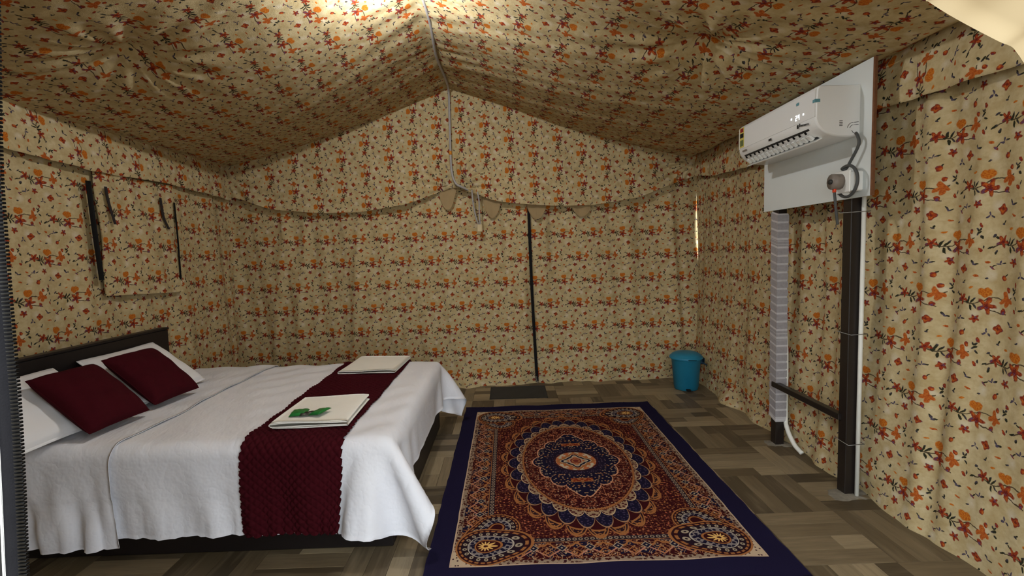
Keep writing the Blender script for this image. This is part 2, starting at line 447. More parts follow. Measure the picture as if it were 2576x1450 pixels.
# cement smears round the feet of the two posts
for (cx, cy, r, sd) in ((2.05, 2.77, .10, 1), (2.06, 3.53, .08, 2)):
    r_ = np.random.default_rng(sd); n = 26
    ang = np.linspace(0, 2 * math.pi, n, endpoint=False); rad = r * (1 + .35 * np.sin(ang * 2 + sd) + .15 * r_.standard_normal(n))
    V = [(cx, cy, .010)] + [(cx + rad[k] * .55 * math.cos(ang[k]), cy + rad[k] * .55 * math.sin(ang[k]), .007) for k in range(n)] + [(cx + rad[k] * math.cos(ang[k]), cy + rad[k] * math.sin(ang[k]), .0005) for k in range(n)]
    F = [(0, 1 + k, 1 + (k + 1) % n) for k in range(n)] + [(1 + k, 1 + n + k, 1 + n + (k + 1) % n, 1 + (k + 1) % n) for k in range(n)]
    tag(mesh('cement_smear', V, F, CEMENT, floor), 'rough grey cement smear')
ground = mesh('ground', *box(-8, 8, -8, YF - .05, -.1, -.01), mat=GROUND, smooth=False)
tag(ground, 'pale sandy ground outside the tent entrance', 'ground', kind='structure')

# ------------------------------------------------------------------ tent cloth: walls
def wall_x(z):            # right wall leans out a little with height
    return 2.13 + .07 * np.clip(z / 1.2, 0, 1)
ny, nz = 220, 80
Yg, Zg = np.meshgrid(np.linspace(YF, YB + .03, ny), np.linspace(0, EH + .02, nz), indexing='ij')
# left wall
hang = (.35 + .65 * np.sin(np.clip(Zg / EH, 0, 1) * math.pi) ** .7)
dL = (.010 * fold_noise(Yg * 2.2 + .12 * Zg, 5, 11) + .006 * fold_noise(Yg * 7.0 + .5 * Zg, 4, 12)) * hang
dL = dL + .012 * np.exp(-((Yg - 3.50) / .03) ** 2) * hang + .010 * np.exp(-((Yg - 3.36 + .05 * Zg) / .035) ** 2) * hang
Pw = np.stack([XL + dL, Yg, Zg], -1)
wl = grid('wall_left', Pw, FLORAL, UV=np.stack([Yg, Zg], -1), flip=False)
tag(wl, 'floral printed tent wall behind the headboard with a window flap', 'wall', kind='structure')
# right wall
dR = (.009 * fold_noise(Yg * 2.0 - .15 * Zg, 5, 21) + .0045 * fold_noise(Yg * 6.0 + .6 * Zg, 4, 22)) * hang
fold = sum(a * np.exp(-((Yg - y0 - k * (Zg - 1)) / w) ** 2) for a, y0, k, w in ((.035, 2.42, .02, .05), (-.03, 2.33, .02, .05), (.025, 2.22, -.06, .06), (.02, 3.2, .03, .04), (-.02, 3.1, .03, .05), (.02, 1.9, .1, .09)))
Xr = wall_x(Zg) - (dR + fold * hang)
low = np.exp(-(Zg / .10) ** 2)
Xr = Xr - low * (.05 * np.exp(-((Yg - 4.5) / .35) ** 2) + .02 * (fold_noise(Yg * 3, 3, 5)))
slit = np.clip((Yg - 4.9) / .5, 0, 1) ** 2 * np.exp(-((Zg - 1.62) / .30) ** 2)
Yr_ = Yg - .032 * slit
wr = grid('wall_right', np.stack([Xr, Yr_, Zg], -1), FLORAL, UV=np.stack([-Yg + .11, Zg + .08], -1), flip=True)
tag(wr, 'floral printed tent wall behind the air conditioner stand', 'wall', kind='structure')
# back wall
nx = 240
Xg, Zb = np.meshgrid(np.linspace(XL - .06, XR + .25, nx), np.linspace(0, EH + .02, nz), indexing='ij')
hb = (.35 + .65 * np.sin(np.clip(Zb / EH, 0, 1) * math.pi) ** .7)
dB = (.018 * fold_noise(Xg * 2.2 + .25 * (Zb - 1), 5, 31) + .006 * fold_noise(Xg * 7.0 + .5 * Zb, 4, 32)) * hb
for x0, a, k in ((-1.72, .03, -.10), (-2.35, .022, -.12), (-2.6, .02, -.14), (-1.1, .018, -.10), (.18, .03, -.02), (-.1, .02, .02), (.42, .018, -.02), (1.4, .02, .05), (1.9, .03, .06)):
    dB = dB + 1.3 * a * np.exp(-((Xg - x0 - k * (1.5 - Zb)) / .05) ** 2) * hb - .6 * a * np.exp(-((Xg - x0 - .09 - k * (1.5 - Zb)) / .06) ** 2) * hb
lowb = np.exp(-(Zb / .12) ** 2)
Yb = YB - dB - lowb * (.10 * np.exp(-((Xg + .5) / .6) ** 2) - .02 + .02 * fold_noise(Xg * 4, 3, 9))
def back_y(x, z):
    i = int(np.clip(round((x - XL + .06) / (XR + .25 - XL + .06) * (nx - 1)), 0, nx - 1)); j = int(np.clip(round(z / (EH + .02) * (nz - 1)), 0, nz - 1)); return Yb[i, j]
wb_ = grid('wall_back', np.stack([Xg, Yb, Zb], -1), FLORAL, UV=np.stack([Xg + .05, Zb + .13], -1), flip=False)
tag(wb_, 'floral printed tent wall with a black zip seam and hanging gable cloth', 'wall', kind='structure')
# front wall round the entrance (seen from inside, or from beside the camera)
OX0, OX1, OH = -.52, 1.55, 2.4
def front_piece(x0, x1, z0, z1, parent=None, name='wall_front'):
    a, c = np.meshgrid(np.linspace(x0, x1, 40), np.linspace(z0, z1, 40), indexing='ij')
    d = .008 * fold_noise(a * 6, 4, 41)
    return grid(name, np.stack([a, YF + d * 0.6, c], -1), FLORAL, parent, UV=np.stack([a, c], -1), thick=.004)
wf = front_piece(XL, OX0, 0, EH + .02)
tag(wf, 'floral tent front wall around the entrance opening', 'wall', kind='structure')
front_piece(OX1, XR, 0, EH + .02, wf, 'side_panel')
a, c = np.meshgrid(np.linspace(XL, XR, 60), np.linspace(0, 1, 20), indexing='ij')
top = np.where(a < RX, EH + (RH - EH) * (a - XL) / (RX - XL), RH - (RH - EH) * (a - RX) / (XR - RX)) + .03
lo = np.where((a > OX0) & (a < OX1), OH, EH)
grid('gable_panel', np.stack([a, a * 0 + YF, lo + (top - lo) * c], -1), FLORAL, wf, UV=np.stack([a, c], -1), thick=.004)

# ------------------------------------------------------------------ roof liner
ns, nt = 240, 200
S, T = np.meshgrid(np.linspace(-1, 1, ns), np.linspace(YF - .02, YB - .02, nt), indexing='ij')
A = np.abs(S)
Xroof = np.where(S < 0, RX + (XL - .01 - RX) * A, RX + (XR + .01 - RX) * A)
Zroof = RH + (EH - RH) * A
bay = np.abs(np.sin((T - 3.0) / 2.46 * math.pi))                       # two bellies between the hung line at Y=3
sag = (.055 * np.sin(A * math.pi) + .10 * np.sin(A * math.pi) ** .8 * bay)
sag = sag + .05 * bay * np.exp(-(A / .10) ** 2)                        # the ridge dips a little between its ends
sl = np.where(S < 0, 2.5, 2.8) * A
for side in (-1, 1):
    pk = (A - .66) * 2.7; dd = np.sqrt(pk ** 2 + (T - 3.0) ** 2) + 1e-4; an = np.arctan2(T - 3.0, pk)
    msk = (np.sign(S) == side)
    sag = sag - msk * .10 * np.exp(-(dd / .16) ** 1.3)
    sag = sag - msk * .013 * np.sin(an * 15 + side + np.sin(an * 4)) * np.exp(-((dd - .28) / .22) ** 2)
sag = sag + .06 * np.clip((A - .25) / .6, 0, 1) * (S > 0) + .0035 * np.sin(T * 31 + 2 * np.sin(T * 9) + S * 16) * np.exp(-(A / .16) ** 2) * np.clip(A / .03, 0, 1)
sag = sag + .006 * np.sin(S * 40 + T * 3) * np.sin(A * math.pi) * .4 + .005 * fold_noise(T * 3 + S * 3, 4, 51)
sag = sag * np.clip((1 - A) / .05, 0, 1)
Zroof = Zroof - sag
roofP = np.stack([Xroof, T, Zroof], -1)
sgn = np.sign(S)
ceil_ = grid('ceiling', roofP, FLORAL, UV=np.stack([T + .07, S * 2.65 + .1], -1), flip=True)
tag(ceil_, 'floral printed tent roof liner sagging from the ridge', 'ceiling', kind='structure')
def roof_z(x, y):
    A_ = (RX - x) / (RX - XL + .01) if x < RX else (x - RX) / (XR + .01 - RX); s = -A_ if x < RX else A_
    i = int(np.clip(round((s + 1) / 2 * (ns - 1)), 0, ns - 1)); j = int(np.clip(round((y - YF) / (YB - YF) * (nt - 1)), 0, nt - 1)); return Zroof[i, j]

# valances: the skirt of the roof hanging over the wall tops
def side_valance(name, parent, x0, sg, seed, lows):
    yy = np.linspace(YF + .02, YB - .06, 200); k = np.linspace(0, 1, 16)
    Yv, K = np.meshgrid(yy, k, indexing='ij')
    lowz = np.interp(yy, [p[0] for p in lows], [p[1] for p in lows])[:, None]
    Zt = EH + .015; Zv = Zt + (lowz - Zt) * K
    off = .05 * np.sin(K * math.pi * .6) + .012 * K * fold_noise(Yv * 4, 4, seed) + .022
    Xv = x0 + sg * off
    UV = np.stack([Zv + .03, sg * Yv], -1)
    o = grid(name, np.stack([Xv, Yv, Zv], -1), FLORAL, parent, UV=UV, thick=.003, flip=(sg < 0))
    return o
side_valance('valance', wl, XL, 1, 61, [(.4, 2.28), (2.97, 2.29), (3.56, 2.25), (4.4, 2.27), (5.4, 2.22)])
side_valance('valance', wr, XR - .01, -1, 62, [(.4, 2.26), (1.95, 2.25), (2.7, 2.29), (3.85, 2.22), (4.8, 2.26), (5.4, 2.35)])
# gable cloth on the back wall, its lower edge tied up at the cable
ng = 260
xg = np.linspace(XL + .01, XR + .03, ng); kk = np.linspace(0, 1, 70)
lowpts = [(-3.15, 2.27), (-2.95, 2.23), (-2.63, 2.105), (-2.1, 2.05), (-1.66, 2.045), (-1.1, 2.12), (-.8, 2.23), (-.62, 2.295), (-.56, 2.295), (-.4, 2.22), (-.1, 2.12), (.25, 2.075), (.65, 2.045), (1.0, 2.05), (1.5, 2.12), (1.9, 2.27), (2.2, 2.36)]
lowc = np.interp(xg, [p[0] for p in lowpts], [p[1] for p in lowpts]); lowc = np.convolve(np.pad(lowc, 4, 'edge'), np.ones(9) / 9, 'valid')
topc = np.array([roof_z(x, YB - .1) for x in xg]) + .03
Xq, K = np.meshgrid(xg, kk, indexing='ij')
Zq = topc[:, None] + (lowc - topc)[:, None] * K
rr = np.sqrt((Xq + .59) ** 2 + (Zq - 2.30) ** 2) + 1e-3; an = np.arctan2(Zq - 2.30, Xq + .59)
dg = .045 * np.sin(an * 22 + 2 * np.sin(an * 3)) * np.exp(-((rr - .12) / .22) ** 2) + .03 * np.exp(-(rr / .10) ** 2) * 0
cvg = (Zq - lowc[:, None]) / (.03 + .30 * np.abs(Xq + .59))
dg = dg + .020 * np.sin(cvg * 8.0) * np.exp(-cvg * .7) * np.exp(-np.abs(Xq + .59) / .45)
rc = np.sqrt((Xq - 2.1) ** 2 + (Zq - 2.5) ** 2) + 1e-3; ac = np.arctan2(Zq - 2.5, Xq - 2.1)
dg = dg + .018 * np.sin(ac * 20) * np.exp(-((rc - .35) / .3) ** 2)
rl = np.sqrt((Xq + 3.1) ** 2 + (Zq - 2.5) ** 2) + 1e-3; al = np.arctan2(Zq - 2.5, Xq + 3.1)
dg = dg + .012 * np.sin(al * 14) * np.exp(-((rl - .4) / .3) ** 2)
dg = dg + .009 * fold_noise(Xq * 2.5 + Zq, 4, 71) + .004 * fold_noise(Zq * 11 + Xq * 1.5, 4, 72) + .04 * K ** 2
Yq = YB - .075 - dg * np.clip(K * 4, 0, 1)
gab = grid('gable_panel', np.stack([Xq, Yq, Zq], -1), FLORAL, wb_, UV=np.stack([Zq + .1, -Xq + .05], -1), thick=.003)
def gable_y(x, z):
    i = int(np.clip(np.searchsorted(xg, x), 0, ng - 1)); j = int(np.clip(round((z - topc[i]) / (lowc[i] - topc[i]) * 69), 0, 69)); return Yq[i, j]
# plain pennants peeping out under the gable cloth
for (pxc, top_y, tip_y, wpx, lean) in ((1130, 484, 528, 44, -4), (1239, 503, 549, 48, 0), (1349, 516, 552, 52, 2), (1460, 520, 546, 50, 4)):
    c0 = on(pxc, top_y, 1, 5.33); c1 = on(pxc + lean, tip_y, 1, 5.33); hw = wpx / 2 * 5.33 / FPX
    tz = c0[2] + .07; n = 17; u = np.linspace(-1, 1, n); k = np.linspace(0, 1, 10)
    U, Kp = np.meshgrid(u, k, indexing='ij')
    lowz = c1[2] + (c0[2] - c1[2]) * np.abs(U) ** 2.2 * .9
    Zp = tz + (lowz - tz) * Kp; Xp = c0[0] + U * hw * (1 - .06 * Kp) + (c1[0] - c0[0]) * Kp
    Yp = np.full_like(U, 5.352) + .006 * np.sin(U * 5 + pxc)
    grid('pennant', np.stack([Xp, Yp, Zp], -1), PLAIN_CLOTH, gab, thick=.003)
# zip seam of the back door
zc = [on(1330, 522, 1, 5.36), on(1337, 700, 1, 5.36), on(1345, 850, 1, 5.36), on(1352, 962, 1, 5.36)]
zs = spline(zc, 60); zp = np.zeros((60, 5, 3))
for i in range(60):
    for j in range(5):
        x = zs[i, 0] + (j - 2) / 2 * .017
        zp[i, j] = (x, min(back_y(zs[i, 0], zs[i, 2]), 5.40) - .012 - .004 * (j % 4 != 0), zs[i, 2])
zo = grid('zipper_strip', zp, BLACK, wb_, thick=.004)
bx_, by_ = zs[-1, 0], zp[-1, 2, 1]
tag(mesh('zip_pull', *join([box(bx_ - .014, bx_ - .002, by_ - .016, by_ - .006, .045, .10, .002), tube([(bx_ - .008, by_ - .012, .06), (bx_ - .002, by_ - .02, .03), (bx_ + .008, by_ - .02, .015)], .004, 6)]), mat=METAL, parent=zo), 'small metal zip pull')

# window flap on the left wall
wy0, wy1, wz0, wz1 = 3.62, 4.46, 1.27, 2.26
a, c = np.meshgrid(np.linspace(0, 1, 60), np.linspace(0, 1, 50), indexing='ij')
fy = (wy0 + .10 * c ** 2 * 0 + (wy1 - wy0) * a) ; fz = wz1 + (wz0 + .04 * (1 - a) - wz1) * c
fx = XL + .034 + .018 * c + .010 * np.sin(a * 22 - c * 9) * np.clip(1 - c * .4, 0, 1) + .006 * np.sin(a * 9 + 4 * c)
win = grid('window_1', np.stack([fx, fy, fz], -1), FLORAL, UV=np.stack([fy + .09, fz * .98 + .21], -1), thick=.003)
tag(win, 'closed floral window flap edged with black tape beside the bed head', 'window flap', kind='structure')
def strip(name, pts, w, mat, parent, x):
    p = spline(pts, 30); P = np.zeros((30, 3, 3))
    for i in range(30):
        for j in range(3): P[i, j] = (x + .004 * (j == 1), p[i, 1] + (j - 1) * w / 2, p[i, 2])
    return grid(name, P, mat, parent, thick=.003)
strip('tape_strip', [on(220, 455, 0, -3.09), on(238, 590, 0, -3.09), on(255, 705, 0, -3.09)], .045, BLACK, win, -3.085)
strip('tape_strip', [on(437, 510, 0, -3.09), on(446, 600, 0, -3.09), on(454, 703, 0, -3.09)], .022, BLACK, win, -3.085)
strip('ribbon_tie', [on(264, 470, 0, -3.08), on(272, 510, 0, -3.08), on(289, 565, 0, -3.08)], .026, GREYRIB, win, -3.075)
strip('ribbon_tie', [on(402, 498, 0, -3.08), on(410, 545, 0, -3.08), on(424, 577, 0, -3.08)], .030, GREYRIB, win, -3.075)

# ------------------------------------------------------------------ entrance zip edge and tied-back flap, close to the camera
door = empty('door_1', (-.5, YF, 0))
tag(door, 'entrance flap edge with grey zip tape and dark teeth', 'tent door', kind='structure')
de = [on(4, 0, 1, .44), on(8, 250, 1, .44), on(13, 450, 1, .44), on(25, 620, 1, .44), on(39, 800, 1, .44), on(56, 1000, 1, .44), on(67, 1200, 1, .44), on(77, 1450, 1, .44)]
de = [de[0] + (de[0] - de[1]) * 2.0] + de + [de[-1] + (de[-1] - de[-2]) * 4, de[-1] + (de[-1] - de[-2]) * 13]
es = spline(de, 260); n = len(es)
off0 = np.array([-.5, YF, 0])
def strip_at(d0, d1, y, mat, name, th, k=5, bow=.0):
    P = np.zeros((n, k, 3))
    for j in range(k):
        f = j / (k - 1); P[:, j] = es; P[:, j, 0] += d0 + (d1 - d0) * f; P[:, j, 1] = y - bow * math.sin(math.pi * f)
    return grid(name, P - off0, mat, door, thick=th)
tag(strip_at(-.022, -.003, .438, GREYTAPE, 'zip_tape', .001, bow=.002), 'dark grey zip tape')
tag(strip_at(-.0240, -.0218, .437, WHITEPL, 'edge_piping', .001, 3), 'thin white piping')
pan = strip_at(-.20, -.024, .444, BLACK, 'flap_panel', .002, 8)
seglen = np.r_[0, np.cumsum(np.linalg.norm(np.diff(es, axis=0), axis=1))]
tv, tf = [], []
for s in np.arange(.05, seglen[-1], .0036):
    q = [np.interp(s, seglen, es[:, i]) for i in range(3)]
    if not (.9 < q[2] < 2.0): continue
    V, F = box(q[0] - .0065 - off0[0], q[0] + .0015 - off0[0], .4345 - off0[1], .4385 - off0[1], q[2] - .0011, q[2] + .0011, .0004); k = len(tv)
    tv += V; tf += [tuple(i + k for i in f) for f in F]
zt = mesh('zip_teeth', tv, tf, ZIPM, door); zt['kind'] = 'stuff'
# right flap gathered up and tied back, lit from outside
ec = [on(2300, -22, 1, .47), on(2329, 0, 1, .47), on(2380, 33, 1, .47), on(2435, 64, 1, .47), on(2512, 104, 1, .46), on(2545, 118, 1, .46), (on(2562, 138, 1, .46)), on(2590, 172, 1, .46), on(2680, 235, 1, .455)]
ec = [ec[0] + (ec[0] - ec[2]) * 3.2] + ec + [ec[-1] + np.array([.09, 0, -.02]), ec[-1] + np.array([.24, 0, .05]), ec[-1] + np.array([.42, 0, .22])]
ep = spline(ec, 90); k = np.linspace(0, 1, 24); P = np.zeros((90, 24, 3))
for i in range(90):
    for j in range(24):
        f = k[j]; roll = .05 * math.sin(min(f * 6, math.pi / 2))
        P[i, j] = ep[i] + np.array([.22 * f, -roll + .02 * math.sin(f * 14 + i * .05) * f, .20 * f])
fl = grid('door_2', P, CREAM, thick=.004)
tag(fl, 'cream entrance flap gathered up at the top corner of the opening', 'tent flap', kind='structure')

# ------------------------------------------------------------------ ceiling bulb
lx, ly = lamp_xy; lz = 3.18
lamp = empty('hanging_bulb', (lx, ly, lz)); tag(lamp, 'lit white bulb hanging just under the tent ridge', 'light bulb')
prof = [(.004, -.036), (.016, -.033), (.027, -.022), (.031, -.006), (.028, .012), (.018, .028), (.014, .034)]
mesh('bulb', *lathe(prof, 24), mat=BULBM, parent=lamp)
mesh('socket', *lathe([(.013, .033), (.017, .036), (.017, .065), (.010, .075), (.004, .08)], 16), mat=WHITEPL, parent=lamp)
mesh('cord', *tube([(0, 0, .075), (.0, 0, .10), (.01, .0, roof_z(lx, ly) - lz + .01)], .003, 6), mat=PALECORD, parent=lamp)

# cable along the ridge and down the gable
rp = [(RX - .0, .6, roof_z(RX, .6) - .02), (RX + .03, 2.0, roof_z(RX, 2.0) - .02), (RX + .05, 3.0, roof_z(RX, 3.0) - .025), (RX + .06, 3.7, roof_z(RX, 3.7) - .02), (RX + .02, 4.3, roof_z(RX, 4.3) - .03), (RX + .02, 5.0, roof_z(RX, 5.0) - .025)]
gp = [on(1129, 235, 1, 5.27), on(1131, 300, 1, 5.28), on(1134, 400, 1, 5.27), on(1138, 440, 1, 5.26), on(1147, 462, 1, 5.25), on(1160, 470, 1, 5.26), on(1178, 478, 1, 5.32)]
cab = tag(mesh('electric_cable', *tube(spline(rp + gp, 240), .0125, 8), mat=PALECORD), 'grey cable running along the ridge and down the gable cloth', 'cable')
q = on(1133, 385, 1, 5.27); mesh('tape_wrap', *tube([q + [0, 0, .02], q + [0, 0, -.02]], .0155, 10), mat=plain('orange_tape', (206, 132, 40), .6), parent=cab)
tails = empty('cable_tails', tuple(on(1207, 575, 1, 5.27))); tag(tails, 'pair of pale cable ends hanging below the gable cloth with a white connector', 'cable')
to = np.array(tails.location)
for pts in ([(1187, 478), (1190, 510), (1197, 545), (1204, 566)], [(1201, 483), (1205, 505), (1206, 540), (1208, 566)]):
    mesh('cable_end', *tube(spline([on(x, y, 1, 5.27) - to for x, y in pts], 30), .009, 8), mat=PALECORD, parent=tails)
mesh('connector', *box(-.028, .028, -.014, .014, -.038, .045, .006), mat=plain('cream_plastic', (196, 178, 140), .5), parent=tails, smooth=False)

# ------------------------------------------------------------------ bed
BX0, BX1, BY0, BY1, BT = -2.78, -.63, 2.37, 4.14, .595
bed = empty('bed', ((BX0 + BX1) / 2, (BY0 + BY1) / 2, 0)); tag(bed, 'low dark wooden bed with a plain headboard and box base', 'bed')
bo = np.array([(BX0 + BX1) / 2, (BY0 + BY1) / 2, 0])
def bpart(name, b6, mat, bev=.006):
    x0, x1, y0, y1, z0, z1 = b6
    return mesh(name, *box(x0 - bo[0], x1 - bo[0], y0 - bo[1], y1 - bo[1], z0, z1, bev), mat=mat, parent=bed, smooth=False)
bpart('side_panel', (BX0, BX1 - .03, BY0 + .025, BY0 + .055, .004, .36), DARKWOOD)
bpart('side_panel', (BX0, BX1 - .03, BY1 - .055, BY1 - .025, .004, .36), DARKWOOD)
bpart('foot_panel', (BX1 - .06, BX1 - .029, BY0 + .055, BY1 - .055, .004, .36), DARKWOOD)
bpart('platform', (BX0, BX1 - .06, BY0 + .055, BY1 - .055, .30, .36), DARKWOOD)
bpart('headboard', (BX0 - .06, BX0, BY0 - .02, 3.80, .004, 1.015), DARKWOOD, .008)
bpart('headboard_cap', (BX0 - .065, BX0 + .004, BY0 - .025, 3.805, 1.013, 1.03), DARKWOOD, .004)
bpart('mattress', (BX0 + .005, BX1 - .012, BY0 + .012, BY1 - .012, .36, BT - .012), WHITE_SHEET, .045)

# white cover draped over the mattress: small cloth simulation
def drape():
    h = .0255
    fh, nhang, ffar = .34, .455, .42
    xs = np.arange(BX0 + .02, BX1 + fh, h); ys = np.arange(BY0 - nhang, BY1 + ffar, h)
    Xc, Yc = np.meshgrid(xs, ys, indexing='ij'); r = np.random.default_rng(3)
    P = np.stack([Xc, Yc, np.full_like(Xc, BT + .012)], -1)
    ex = np.maximum(Xc - BX1, 0); ey = np.maximum(BY0 - Yc, 0) + np.maximum(Yc - BY1, 0)
    P[..., 2] -= .25 * (ex + ey); P += r.normal(0, .0025, P.shape) * ((ex + ey) > 0)[..., None]
    pin = (Xc < BX1 - .07) & (Yc > BY0 + .07) & (Yc < BY1 - .07)
    P0 = P.copy(); old = P.copy()
    rad = .045; x0, x1, y0, y1 = BX0 - 1, BX1 - rad, BY0 + rad, BY1 - rad
    def con(i0, i1, L, k=.5):
        d = P[i1] - P[i0]; l = np.linalg.norm(d, axis=-1, keepdims=True) + 1e-9
        c = d * ((l - L) / l) * k; P[i0] += c; P[i1] -= c
    s = np.s_
    n0, n1 = P.shape[:2]
    def pairs(di, dj):
        out = []
        for st in (0, 1):
            if di and not dj: out.append((s[st:n0 - di:2], s[st + di:n0:2], None))
        return out
    for step in range(300):
        vel = (P - old) * .94; old = P.copy()
        P += vel; P[..., 2] -= 9.8 * .006 ** 2 * 1.0
        # light breathing push outward so that the hanging sides ripple
        for it in range(12):
            for st in (0, 1):
                a = slice(st, n0 - 1, 2); b_ = slice(st + 1, n0, 2); m_ = min(len(range(*a.indices(n0))), len(range(*b_.indices(n0))))
                a = slice(st, st + 2 * m_, 2); b_ = slice(st + 1, st + 1 + 2 * m_, 2)
                con(s[a, :], s[b_, :], h)
                m_ = (n1 - st) // 2; con(s[:, st:st + 2 * m_:2], s[:, st + 1:st + 1 + 2 * m_:2], h)
            con(s[:-1, :-1], s[1:, 1:], h * 1.41421, .12); con(s[1:, :-1], s[:-1, 1:], h * 1.41421, .12)
            con(s[:-4, :], s[4:, :], h * 4, .028); con(s[:, :-4], s[:, 4:], h * 4, .028)
            # rounded box collision
            cx = np.clip(P[..., 0], x0, x1); cy = np.clip(P[..., 1], y0, y1); cz = np.clip(P[..., 2], -1, BT - rad)
            d = P - np.stack([cx, cy, cz], -1); l = np.linalg.norm(d, axis=-1, keepdims=True)
            rr_ = rad + .008; hit = (l < rr_)
            inside = l[..., 0] < 1e-6
            P[:] = np.where(hit, np.stack([cx, cy, cz], -1) + d / (l + 1e-9) * rr_, P)
            P[inside, 2] = BT + .008
            P[..., 2] = np.maximum(P[..., 2], .022)
            P[pin] = P0[pin]
        fr = hit[..., 0]; old[fr] = old[fr] * .2 + P[fr] * .8
    return xs, ys, P
cxs, cys, CP = drape()
Xc, Yc = np.meshgrid(cxs, cys, indexing='ij')
ontop = np.clip((CP[..., 2] - (BT - .03)) / .03, 0, 1)
wr1 = .0035 * np.sin(Yc * 22 - Xc * 13 + 1.5 * np.sin(Xc * 5)) * (np.sin(Xc * 3.1 + Yc * 1.7) > -.2) + .003 * np.sin(Yc * 9 + Xc * 19)
CP[..., 2] += ontop * (wr1 + .004)
CN = normals(CP); CN *= np.where((CN[..., 2:].mean() < 0), -1, 1)
hgt = np.clip((BT - CP[..., 2]) / .4, 0, 1)
frontm = (Yc < BY0) * (Xc < BX1 - .05)
ripple = (.010 * (1 + np.sin(Xc * 17 + 2 * np.sin(Xc * 4) + Yc * 5)) * hgt + .007 * (1 + np.sin(Xc * 41 + 3 * np.sin(Xc * 9) + Yc * 6)) * np.clip((hgt - .45) * 2, 0, 1) + .004 * np.sin(Xc * 95) * np.clip((hgt - .8) * 6, 0, 1)) * frontm
CP = CP + CN * (ripple + .006 * frontm * (Yc > BY0 - .235))[..., None]
def cloth_at(x, y):
    """bilinear position on the draped cover for rest coordinates; runs on past the edges"""
    fx = (np.asarray(x) - cxs[0]) / (cxs[1] - cxs[0]); fy = (np.asarray(y) - cys[0]) / (cys[1] - cys[0])
    i = np.clip(fx.astype(int), 0, len(cxs) - 2); j = np.clip(np.floor(fy).astype(int), 0, len(cys) - 2)
    a = (fx - i)[..., None]; b_ = (fy - j)[..., None]
    return (CP[i, j] * (1 - a) * (1 - b_) + CP[i + 1, j] * a * (1 - b_) + CP[i, j + 1] * (1 - a) * b_ + CP[i + 1, j + 1] * a * b_)
cov = grid('bed_sheet', CP, WHITE_SHEET, thick=.003, flip=(normals(CP)[..., 2].mean() < 0))
tag(cov, 'white cotton sheet covering the mattress and hanging over the bed foot', 'bed sheet')
# a second white sheet over the head half, its hemmed edge crossing the bed
nx2, ny2 = 46, 190
u = np.linspace(0, 1, nx2); yv = np.linspace(cys[0] - .035, BY1 + .25, ny2)
U, Yv = np.meshgrid(u, yv, indexing='ij')
edge = -2.075 + .012 * np.sin(Yv * 5) - .03 * (Yv - 3.2) / 1.8
Xv = BX0 + .03 + (edge - BX0 - .03) * U
SP = cloth_at(Xv, Yv); SN = normals(SP); SN *= 1 if SN[..., 2].mean() > 0 else -1
drop = np.clip((BY0 - Yv) / .4, 0, 1)
lift = .006 + .002 * np.exp(-((U - 1) / .035) ** 2) + drop * (.012 * (1 + np.sin(Xv * 27 + 3 * drop)) + .010 * (1 + np.sin(Xv * 52 - 5 * drop)) * drop)
lift = lift + .004 * (1 + np.sin(Yv * 17 - Xv * 15)) * (1 - drop) * U
SP = SP + SN * lift[..., None]
tsh = grid('top_sheet', SP, WHITE_SHEET, thick=.003)
tag(tsh, 'second white sheet spread over the head half of the bed with a raised hem edge', 'bed sheet')
# maroon quilted runner
nxr, nyr = 150, 640
u = np.linspace(-1, 1, nxr); yv = np.linspace(cys[0] + .012, BY1 + .22, nyr)
U, Yv = np.meshgrid(u, yv, indexing='ij')
f = np.clip((Yv - BY0) / (BY1 - BY0), 0, 1)
xc = -1.145 + (-1.175 + 1.145) * f; hw = .262 + .02 * f
pitch = .042
sc = np.sqrt(np.clip(1 - (2 * ((Yv / pitch) % 1) - 1) ** 2, 0, 1))
Xv = xc + U * (hw - .013 + .015 * sc * np.clip((np.abs(U) - .9) / .1, 0, 1))
endsc = np.abs(np.sin((Xv - xc) / pitch * math.pi)) ** .6
Yr = Yv - .010 * endsc * np.clip((cys[0] + .06 - Yv) / .05, 0, 1)
RP = cloth_at(Xv, Yr); RP = lapl(RP, 3); RN = normals(RP); RN *= 1 if RN[..., 2].mean() > 0 else -1
wlen = (Yv - yv[0]); ux = (Xv - xc)
q1 = np.abs(np.sin((ux + wlen) / pitch * math.pi)); q2 = np.abs(np.sin((ux - wlen) / pitch * math.pi))
puff = .0105 * np.minimum(q1, q2) ** .6
RP = RP + RN * (.010 + puff)[..., None]
run = grid('bed_runner', RP, MAROON, thick=.007)
tag(run, 'maroon diamond-quilted bed runner with scalloped edges laid across the bed foot', 'bed runner')

